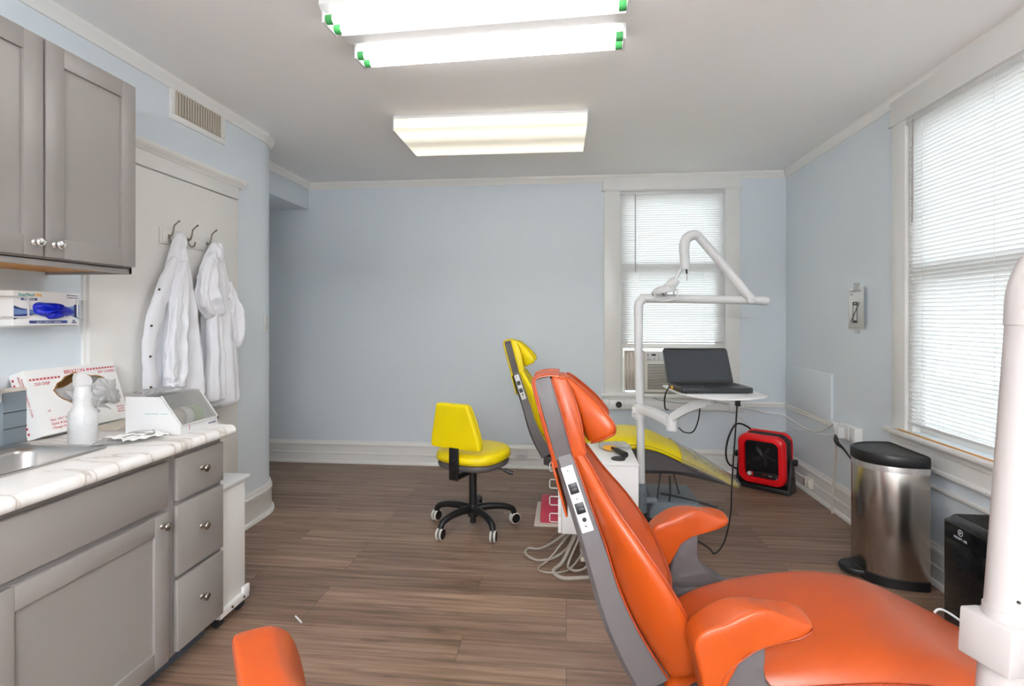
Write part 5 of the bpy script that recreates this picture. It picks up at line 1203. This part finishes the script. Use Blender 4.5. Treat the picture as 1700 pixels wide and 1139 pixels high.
# ------------------------------------------------------------------ trash can
tc_ = thing('trash_can', 'half-round stainless steel pedal bin with black lid under the window', 'trash can', (1.70, 3.09, 0))
def dshape(k, z, x1=1.845, yc=3.09, hy=.186, dep=.272, n=26, dx=0.0):
    o = []
    for i in range(n + 1):
        a = -PI / 2 + PI * i / n; c, s = math.cos(a), math.sin(a)
        o.append((x1 - .02 - (dep - .02) * k * abs(c) ** .85 + dx, yc + hy * k * math.copysign(abs(s) ** .9, s), z))
    x2 = x1 - .003
    o += [(x2, yc + hy * k * .97, z), (x1, yc + hy * k * .85, z), (x1, yc - hy * k * .85, z), (x2, yc - hy * k * .97, z)]
    return o
mb = MB().loft([dshape(.985, .050), dshape(1, .056), dshape(1, .622), dshape(.99, .628)]); obj('body', mb, 'canst', tc_, True, angle=50)
mb = MB().loft([dshape(.97, .0), dshape(1.015, .006), dshape(1.015, .048), dshape(.99, .052)]); obj('base', mb, 'black', tc_, True, angle=40)
mb = MB().loft([dshape(1.0, .628), dshape(1.02, .634), dshape(1.02, .674), dshape(1.0, .685), dshape(.95, .687), dshape(.93, .682), dshape(.5, .684), dshape(.1, .685)]); ld_ = obj('lid', mb, 'black', tc_, True, angle=40)
mb = MB().loft([dshape(1.002, .598), dshape(1.006, .598), dshape(1.010, .629), dshape(1.0, .630)], 0, False); obj('bag_edge', mb, 'film', tc_, True)
mb = MB().loft([[(1.60 + .105 * math.cos(a) * k, 3.10 + .085 * math.sin(a) * k - .0, z) for a in [2 * PI * i / 24 for i in range(24)]] for k, z in ((.96, .020), (1.0, .026), (1.0, .040), (.95, .047), (.4, .044))]); obj('pedal', mb, 'black', tc_, True, angle=50)

# ------------------------------------------------------------------ air purifier
ap_ = thing('air_purifier', 'black tower air purifier with perforated front beside the bin', 'air purifier', (1.73, 2.34, 0))
ax0, ax1, ay0, ay1, az = 1.612, 1.845, 2.085, 2.476, .562
mb = MB().loft([rrect(ax0, ax1, ay0, ay1, .022, .012, 4), rrect(ax0, ax1, ay0, ay1, .022, az - .03, 4), rrect(ax0 + .002, ax1 - .002, ay0 + .002, ay1 - .002, .022, az - .022, 4), rrect(ax0 + .026, ax1 - .02, ay0 + .02, ay1 - .02, .018, az, 4)]); obj('body', mb, 'blackgloss', ap_, True, angle=35)
obj('foot_plinth', MB().box((ax0 + .015, ay0 + .015, 0), (ax1 - .015, ay1 - .015, .013), .003), 'black', ap_, True)
mb = MB()
for k in range(14): mb.box((ax0 + .045 + k * .0125, ay0 + .03, az - .001), (ax0 + .050 + k * .0125, ay1 - .03, az + .003), .001)
obj('top_grille', mb, 'black', ap_, True)
mb = MB(); nz_, ny_ = 62, 34
for i in range(nz_):
    for j in range(ny_):
        y = ay0 + .03 + j * .01 + (i % 2) * .005; z = .04 + i * .0068
        mb.add([(ax0 - .0009, y - .0030, z), (ax0 - .0009, y, z - .0018), (ax0 - .0009, y + .0030, z), (ax0 - .0009, y, z + .0018)], [[0, 1, 2, 3]])
pn = obj('front_panel', MB().box((ax0 - .0008, ay0 + .022, .03), (ax0 + .004, ay1 - .022, .468), .0006), 'blackgloss', ap_, True)
obj('perforation', mb, 'mesh', pn, True)
mb = MB(); yl = 2.366; rg = [[(ax0 - .0006 - d, yl + r * math.cos(2 * PI * k / 26), .513 + r * math.sin(2 * PI * k / 26)) for k in range(26)] for r, d in ((.0135, 0), (.0135, .0005), (.0110, .0005), (.0110, 0))]
mb.loft(rg, 0, False); mb.add([(ax0 - .001, yl + .003, .506), (ax0 - .001, yl - .006, .513), (ax0 - .001, yl + .003, .521), (ax0 - .001, yl + .005, .513)], [[0, 1, 2, 3]])
text_mb(mb, 'MEDIFY AIR', .0145, (ax0 - .0009, yl, .483), (0, -1, 0), (0, 0, 1), 0, 'CENTER', .0003); obj('logo', mb, 'silverlbl', ap_, True)
cable([(1.19, 1.80, .345), (1.215, 1.89, .345), (1.24, 1.945, .385), (1.265, 1.95, .408), (1.32, 1.95, .378), (1.362, 1.95, .338), (1.42, 1.96, .25), (1.49, 2.0, .10), (1.54, 2.06, .008), (1.575, 2.2, .006), (1.585, 2.4, .006), (1.60, 2.52, .006), (1.72, 2.53, .006)], .004, 'white', 'white cord arching off the orange seat edge in front of the purifier')

# ------------------------------------------------------------------ blinds
def blind(name, label, axis, a0, a1, z0, z1, d, tilt, pitch, wand_at, cords, sl=.0125, loc=(0, 0, 0), bottom=True, wand_len=.7, wm='wandmat'):
    """axis x: slats along x at y=d (room on -y); axis y: slats along y at x=d (room on -x)"""
    t = thing(name, label, 'blind', loc)
    def P(a, o, z): return (a, d - o, z) if axis == 'x' else (d - o, a, z)   # o: towards the room
    def bx(mb, a, b, o0, o1, q0, q1, bev=.001):
        p, q = P(a, o0, q0), P(b, o1, q1); return mb.box([min(p[i], q[i]) for i in range(3)], [max(p[i], q[i]) for i in range(3)], bev)
    obj('headrail', bx(MB(), a0 - .004, a1 + .004, -.014, .016, z1 - .032, z1, .002), 'white', t, True)
    mb = MB(); n = int((z1 - .04 - z0) / pitch)
    for k in range(n):
        z = z1 - .045 - k * pitch; V = []; e = [(-1, 0), (-.4, .0016), (.4, .0016), (1, 0)]
        for a in (a0, a1):
            for u, h in e:
                o = u * sl * math.cos(tilt) - h * math.sin(tilt); zz = z + u * sl * math.sin(tilt) + h * math.cos(tilt); V.append(P(a, o, zz))
        mb.add(V, [[0, 1, 5, 4], [1, 2, 6, 5], [2, 3, 7, 6]])
    obj('slats', mb, 'blind', t, True, angle=80)
    zb = z1 - .045 - n * pitch
    obj('bottom_rail', bx(MB(), a0, a1, -.012, .012, zb - .008, zb + .006, .002), 'white', t, True)
    mb = MB()
    for c in cords:
        for o in (-sl * math.cos(tilt) - .001, sl * math.cos(tilt) + .001): mb.tube([P(c, o, z1 - .03), P(c, o, zb)], .0009, 5)
    obj('ladder_cord', mb, 'paper', t, True)
    mb = MB().tube([P(wand_at, .020, z1 - .028), P(wand_at, .022, z1 - .05), P(wand_at, .024, z1 - wand_len)], .0042, 7); obj('wand', mb, wm, t, True)
    mb = MB()
    for c in (a0 - .012, a1): bx(mb, c, c + .012, -.016, .018, z1 - .036, z1 + .004, .002)
    obj('bracket', mb, 'white', t, True)
    return t, zb
blind('window_blind', 'white slatted blind in the back wall window behind the pole', 'x', wx0 + .012, wx1 - .012, 1.165, wz1 - .002, WB + .005, .98, .0205, .625, (.66, 1.24), loc=(.95, WB, 1.2), wand_len=.74)
blind('window_blind', 'white slatted blind almost covering the large right wall window', 'y', ry0 + .012, ry1 - .015, rz0 + .035, rz1 - .002, WR - .004, .86, .0215, ry1 - .075, (ry1 - .13, 2.62, 2.2), loc=(WR, 2.6, 0.8), wand_len=.60)
mb = MB().tube([(WR - .045, 3.27, rz0 + .004), (WR - .047, 2.30, rz0 + .004)], .0045, 8)
wd = tag(obj('wooden_rod', mb, 'wood_under'), 'thin tan wooden rod lying along the right window sill', 'rod')

# ------------------------------------------------------------------ window air conditioner
ac = thing('air_conditioner', 'off-white window air conditioner with folding side panels below the blind', 'air conditioner', (.92, WB, wz0))
A0, A1, Az0, Az1, Ay = .700, 1.20, .722, 1.095, WB - .075
obj('case', MB().box((A0 + .01, Ay + .03, Az0), (A1 - .01, WB + .14, Az1 - .004), .004), 'acbody', ac, True)
fr = obj('front_cover', MB().box((A0, Ay + .008, Az0 + .005), (A1, Ay + .045, Az1), .008).box((A0 + .022, Ay + .004, Az0 + .03), (A1 - .022, Ay + .010, Az0 + .265), .001), 'acbody', ac, True)
mb = MB()
for k in range(17): mb.box((A0 + .026, Ay + .001, Az0 + .036 + k * .0135), (A1 - .026, Ay + .0045, Az0 + .0415 + k * .0135))
obj('grille_slot', mb, 'slot', fr, True)
cp = obj('control_panel', MB().box((A0 + .012, Ay + .004, Az0 + .285), (A0 + .17, Ay + .012, Az0 + .36), .002), 'silverlbl', ac, True)
mb = MB().box((A0 + .06, Ay + .002, Az0 + .334), (A0 + .10, Ay + .005, Az0 + .350)).box((A0 + .022, Ay + .002, Az0 + .336), (A0 + .036, Ay + .005, Az0 + .346))
obj('display', mb, 'black', cp, True)
mb = MB()
for x, z in ((.03, .302), (.03, .316), (.085, .302), (.085, .314), (.125, .302), (.125, .318), (.125, .335), (.05, .302)): mb.cyl((A0 + x, Ay + .001, Az0 + z), (A0 + x, Ay + .005, Az0 + z), .0045, 10)
obj('button', mb, 'grayink', cp, True)
mb = MB()
for k in range(14):
    z = Az0 + .29 + k * .0052; mb.box((A0 + .19, Ay + .004, z), (A1 - .02, Ay + .0085, z + .0025))
obj('vane', mb, 'slot', fr, True)
for x0, x1 in ((wx0 + .045, A0 - .003), (A1 + .003, wx1 - .035)):
    mb = MB(); n = 12; V = []
    for k in range(n + 1):
        x = x0 + (x1 - x0) * k / n; y = WB + .018 + (.008 if k % 2 else -.008); V += [(x, y, Az0 + .01), (x, y, Az1 - .005)]
    mb.add(V, [[2 * k, 2 * k + 2, 2 * k + 3, 2 * k + 1] for k in range(n)])
    obj('side_curtain', mb, 'cream', ac, True, angle=10, solid=.002)
    obj('curtain_frame', MB().box((x0 - .012, WB + .006, Az0), (x0 + .002, WB + .032, Az1 + .005), .001).box((x1 - .002, WB + .006, Az0), (x1 + .010, WB + .032, Az1 + .005), .001).box((x0, WB + .006, Az1 - .006), (x1, WB + .032, Az1 + .006), .001), 'acbody', ac, True)

# ------------------------------------------------------------------ raceway, outlets, cables
rw = thing('cable_raceway', 'white surface cable trunking along the back wall and corner under the windows', 'cable raceway', (1.2, WB, .62))
obj('channel', MB().box((.335, WB - .034, .568), (1.46, WB - .019, .655), .004).box((.335, WB - .036, .606), (1.46, WB - .034, .612), .001), 'trim', rw, True)
obj('channel', sweep(MB(), [(WR, 3.90), (WR, WB), (1.46, WB)], [(0, .598), (.012, .598), (.015, .602), (.015, .622), (.018, .626), (.018, .638), (.012, .644), (0, .644)]), 'trim', rw, True)
def outlet(name, label, loc, n, kind='duplex', cat='outlet', par=None):
    """plate facing n ('-y' or '-x') centred at loc"""
    t = thing(name, label, cat, loc, 0 if n == '-y' else -PI / 2); w = .057 if kind == 'wide' else .035
    h = .035 if kind == 'wide' else .057
    obj('plate', MB().box((-w, -.007, -h), (w, -.0002, h), .003), 'white', t)
    for s in (-1, 1):
        dx, dz = (s * .02, 0) if kind == 'wide' else (0, s * .02)
        f_ = obj('socket', MB().box((dx - .014, -.0095, dz - .014), (dx + .014, -.006, dz + .014), .004), 'white', t)
        obj('slot', MB().box((dx - .007, -.0102, dz - .002), (dx - .005, -.009, dz + .007)).box((dx + .005, -.0102, dz - .002), (dx + .007, -.009, dz + .007)).cyl((dx, -.0102, dz - .008), (dx, -.009, dz - .008), .0022, 8), 'slot', f_)
    return t
outlet('wall_outlet', 'white wide outlet plate on the back baseboard right of the yellow stool', (-.41, WB - .0185, .118), '-y', 'wide')
t = thing('wall_outlet', 'white outlet box with a round black socket under the back window', 'outlet', (.46, WB - .034, .612))
obj('box', MB().box((-.075, -.030, -.042), (.075, -.0005, .042), .004), 'trim', t)
obj('socket', MB().cyl((.012, -.036, 0), (.012, -.028, 0), .028, 24), 'black', t)
obj('slot', MB().box((.0, -.0368, -.002), (.004, -.0355, .010)).box((.020, -.0368, -.002), (.024, -.0355, .010)).box((.010, -.0368, -.014), (.014, -.0355, -.006)), 'nickel', t)
t = thing('wall_outlet', 'small white outlet box on the back wall right of the laptop tray', 'outlet', (1.50, WB - .0005, .60))
obj('box', MB().box((-.065, -.045, -.04), (.065, 0, .042), .005), 'trim', t); obj('cover', MB().box((-.055, -.049, -.032), (.055, -.044, .034), .002), 'white', t)
t = thing('wall_outlet', 'white outlet box with plugs on the right wall beside the bin', 'outlet', (WR - .0005, 3.80, .62), -PI / 2)
obj('box', MB().box((-.14, -.048, -.055), (.085, 0, .048), .005), 'trim', t); obj('cover', MB().box((.015, -.052, -.05), (.078, -.046, .045), .002), 'white', t)
obj('cover', MB().box((-.06, -.052, -.05), (.005, -.046, .045), .002), 'white', t)
mb = MB().box((-.115, -.095, -.045), (-.045, -.0485, .030), .006); pg = tag(obj('plug_adapter', mb, 'white'), 'white cube plug adapter in the right wall outlet', 'adapter'); pg.location = t.location; pg.rotation_euler = t.rotation_euler
obj('socket', MB().box((-.095, -.0975, -.018), (-.063, -.0945, .012), .002), 'paper', pg); obj('slot', MB().box((-.086, -.098, -.006), (-.070, -.0968, -.003)).box((-.086, -.098, -.006), (-.083, -.0968, .006)), 'slot', pg)
t = thing('phone_jack', 'beige phone jack box on the right baseboard beside the heater', 'jack', (WR - .019, 4.43, .094), -PI / 2)
obj('box', MB().box((-.055, -.034, -.038), (.045, 0, .038), .004), 'acbody', t); obj('cover', MB().box((-.052, -.038, -.034), (.0, -.033, .034), .002), 'cream', t)
for z in (-.015, .012): obj('slot', MB().box((-.032, -.0388, z - .006), (-.020, -.0375, z + .006)), 'slot', t)
pn = tag(obj('access_panel', MB().box((WR - .022, 4.10, .645), (WR, 4.90, .984), .004), 'wall'), 'pale blue square access panel low on the right wall by the corner', 'access panel')
hose([(1.855, 3.875, .640), (1.86, 3.93, .655), (1.87, 4.05, .60), (1.87, 4.20, .545), (1.86, 4.34, .53), (1.83, 4.48, .555), (1.76, 4.58, .60), (1.68, 4.64, .60), (1.60, 4.86, .595), (1.52, 4.91, .60)], .0065, 'thick white cord swooping from the right wall outlet over the red heater', 'white', 'cable', 'cable')
hose([(1.86, 3.86, .615), (1.86, 4.0, .56), (1.84, 4.2, .535), (1.79, 4.38, .53), (1.72, 4.46, .485), (1.66, 4.50, .49), (1.55, 4.60, .485), (1.50, 4.80, .53), (1.48, 4.92, .595)], .0032, 'thin white cord running across the front of the red heater top', 'white', 'cable', 'cable')
hose([(1.845, 3.885, .57), (1.86, 3.90, .50), (1.88, 3.95, .40), (1.885, 3.985, .25), (1.875, 3.99, .10), (1.872, 3.985, .02), (1.885, 4.00, .008)], .0065, 'cream cord dropping from the wall outlet to the floor by the baseboard', 'cream', 'cable', 'cable')
hose([(1.85, 3.88, .585), (1.83, 3.84, .565), (1.82, 3.79, .548), (1.83, 3.72, .52), (1.86, 3.60, .40), (1.88, 3.5, .2), (1.88, 3.45, .01)], [.012, .016, .014, .006, .005, .005, .005], 'thick black plug and cord leaving the right wall outlet behind the bin', 'black', 'cable', 'cable', sm=6)
hose([(1.62, 4.71, .36), (1.58, 4.78, .44), (1.46, 4.74, .49), (1.36, 4.62, .42), (1.31, 4.55, .30), (1.33, 4.56, .20), (1.41, 4.62, .14), (1.48, 4.68, .12)], .0075, 'thick black heater cord arching round the left side of the red heater', 'black', 'cable', 'cable')
hose([(.72, WB - .036, .70), (.78, WB - .05, .675), (.90, WB - .042, .645), (1.10, WB - .042, .630), (1.30, WB - .042, .645), (1.45, WB - .05, .63)], .003, 'thin grey wire sagging along the trunking below the air conditioner', 'hose', 'cable', 'cable')
cable([(.70, 3.72, .32), (.70, 3.70, .20), (.67, 3.68, .08), (.62, 3.64, .006), (.55, 3.50, .006)], .006, 'black', 'black hose hanging from the yellow chair seat down behind the cart')
tag(obj('cable_coil', MB().tube([(.56 + .05 * math.cos(k * .7) , 3.44 + .045 * math.sin(k * .7), .008 + .0035 * k) for k in range(34)], .0055, 7), 'black'), 'tangle of black cable on the floor at the pole foot', 'cable')
# notice on the right wall: paper, tape and the crossed-out phone
nt_ = thing('notice', 'white paper notice with a crossed-out phone symbol taped to the right wall', 'sign', (WR, 3.77, 1.46), -PI / 2)
mb = MB(); n = 14; V = []
for i in range(n + 1):
    u = i / n; x = -.125 + .258 * u; o = -.0025 - .035 * max(0, u - .55) ** 2 / .2
    V += [(x, o, -.138 + .006 * u), (x, o, .142)]
mb.add(V, [[2 * k, 2 * k + 2, 2 * k + 3, 2 * k + 1] for k in range(n)]); obj('paper', mb, 'paper', nt_, angle=60, solid=.0006)
mb = MB(); Y = -.0068
ph = lambda a0, a1, q0, q1: mb.box((a0, Y - .0004, q0), (a1, Y, q1))
ph(-.062, -.004, .022, .044); ph(-.062, -.004, -.098, -.080); ph(-.062, -.055, -.08, .022); ph(-.011, -.004, -.08, .022)
sl_ = Vector((.10, 0, .135)).normalized(); pn2 = Vector((-sl_.z, 0, sl_.x)) * .0042; p0 = Vector((-.085, Y - .0006, -.093)); p1 = Vector((.020, Y - .0006, .040))
mb.add([p0 - pn2, p1 - pn2, p1 + pn2, p0 + pn2], [[0, 1, 2, 3]]); obj('phone_symbol', mb, 'black', nt_)
obj('speaker_mark', MB().box((-.042, Y - .0008, .031), (-.024, Y - .0003, .036)), 'paper', nt_)
mb = MB(); text_mb(mb, 'NO PHONES ALLOWED IN', .0145, (-.105, -.0045, .112), (1, 0, 0), (0, 0, 1), 0, 'LEFT', .0002, .9); text_mb(mb, 'CLINIC', .0145, (-.105, -.0045, .090), (1, 0, 0), (0, 0, 1), 0, 'LEFT', .0002); obj('lettering', mb, 'grayink', nt_)
obj('tape', MB().box((-.055, -.0045, .125), (.01, -.0001, .172)), 'film', nt_); obj('tape', MB().box((-.05, -.0055, -.165), (.012, -.0001, -.125)), 'film', nt_)
# small white stick on the floor
tag(obj('stick', MB().cyl((-1.205, 2.329, .004), (-1.258, 2.375, .004), .004, 8), 'paper'), 'tiny white stick lying alone on the wood floor', 'stick')

# ------------------------------------------------------------------ light and camera
w = bpy.data.worlds.new('sky'); sc.world = w; w.use_nodes = True
N = w.node_tree.nodes; L = w.node_tree.links; bg = N['Background']
sk_ = N.new('ShaderNodeTexSky'); sk_.sky_type = 'HOSEK_WILKIE'; sk_.sun_direction = (0.5, -0.3, 0.8); sk_.turbidity = 5
mxw = N.new('ShaderNodeMix'); mxw.data_type = 'RGBA'; mxw.inputs[0].default_value = 0.8; mxw.inputs[7].default_value = (0.90, 0.95, 1.0, 1)
L.new(sk_.outputs[0], mxw.inputs[6]); L.new(mxw.outputs[2], bg.inputs['Color']); bg.inputs['Strength'].default_value = 2.1
def portal(loc, rot, sx, sy):
    l = bpy.data.lights.new('window_portal', 'AREA'); l.shape = 'RECTANGLE'; l.size = sx; l.size_y = sy; l.cycles.is_portal = True
    o = bpy.data.objects.new('window_portal', l); COL.objects.link(o); o.location = loc; o.rotation_euler = rot
portal((WR + .145, (ry0 + ry1) / 2, (rz0 + rz1) / 2), (0, PI / 2, 0), rz1 - rz0, ry1 - ry0)
portal(((wx0 + wx1) / 2, WB + .145, (wz0 + wz1) / 2), (-PI / 2, 0, 0), wx1 - wx0, wz1 - wz0)

cam = bpy.data.cameras.new('camera'); co = bpy.data.objects.new('camera', cam); COL.objects.link(co)
cam.sensor_fit = 'HORIZONTAL'; cam.sensor_width = 36; cam.lens = 36 * 885 / 1700
cam.shift_x = 0.0; cam.shift_y = -(569.5 - 527) / 1700
co.location = (0, 0, 1.40); co.rotation_euler = (PI / 2, 0, math.atan(90 / 885)); cam.clip_start = .05
sc.camera = co
sc.view_settings.view_transform = 'Standard'; sc.view_settings.look = 'None'; sc.view_settings.gamma = 1; sc.view_settings.exposure = 1.55; sc.view_settings.use_curve_mapping = False
sc.cycles.max_bounces = 10; sc.cycles.diffuse_bounces = 6; sc.cycles.glossy_bounces = 4; sc.cycles.transparent_max_bounces = 24; sc.cycles.transmission_bounces = 4
sc.cycles.caustics_reflective = False; sc.cycles.caustics_refractive = False; sc.cycles.sample_clamp_indirect = 6
sc.cycles.use_denoising = True
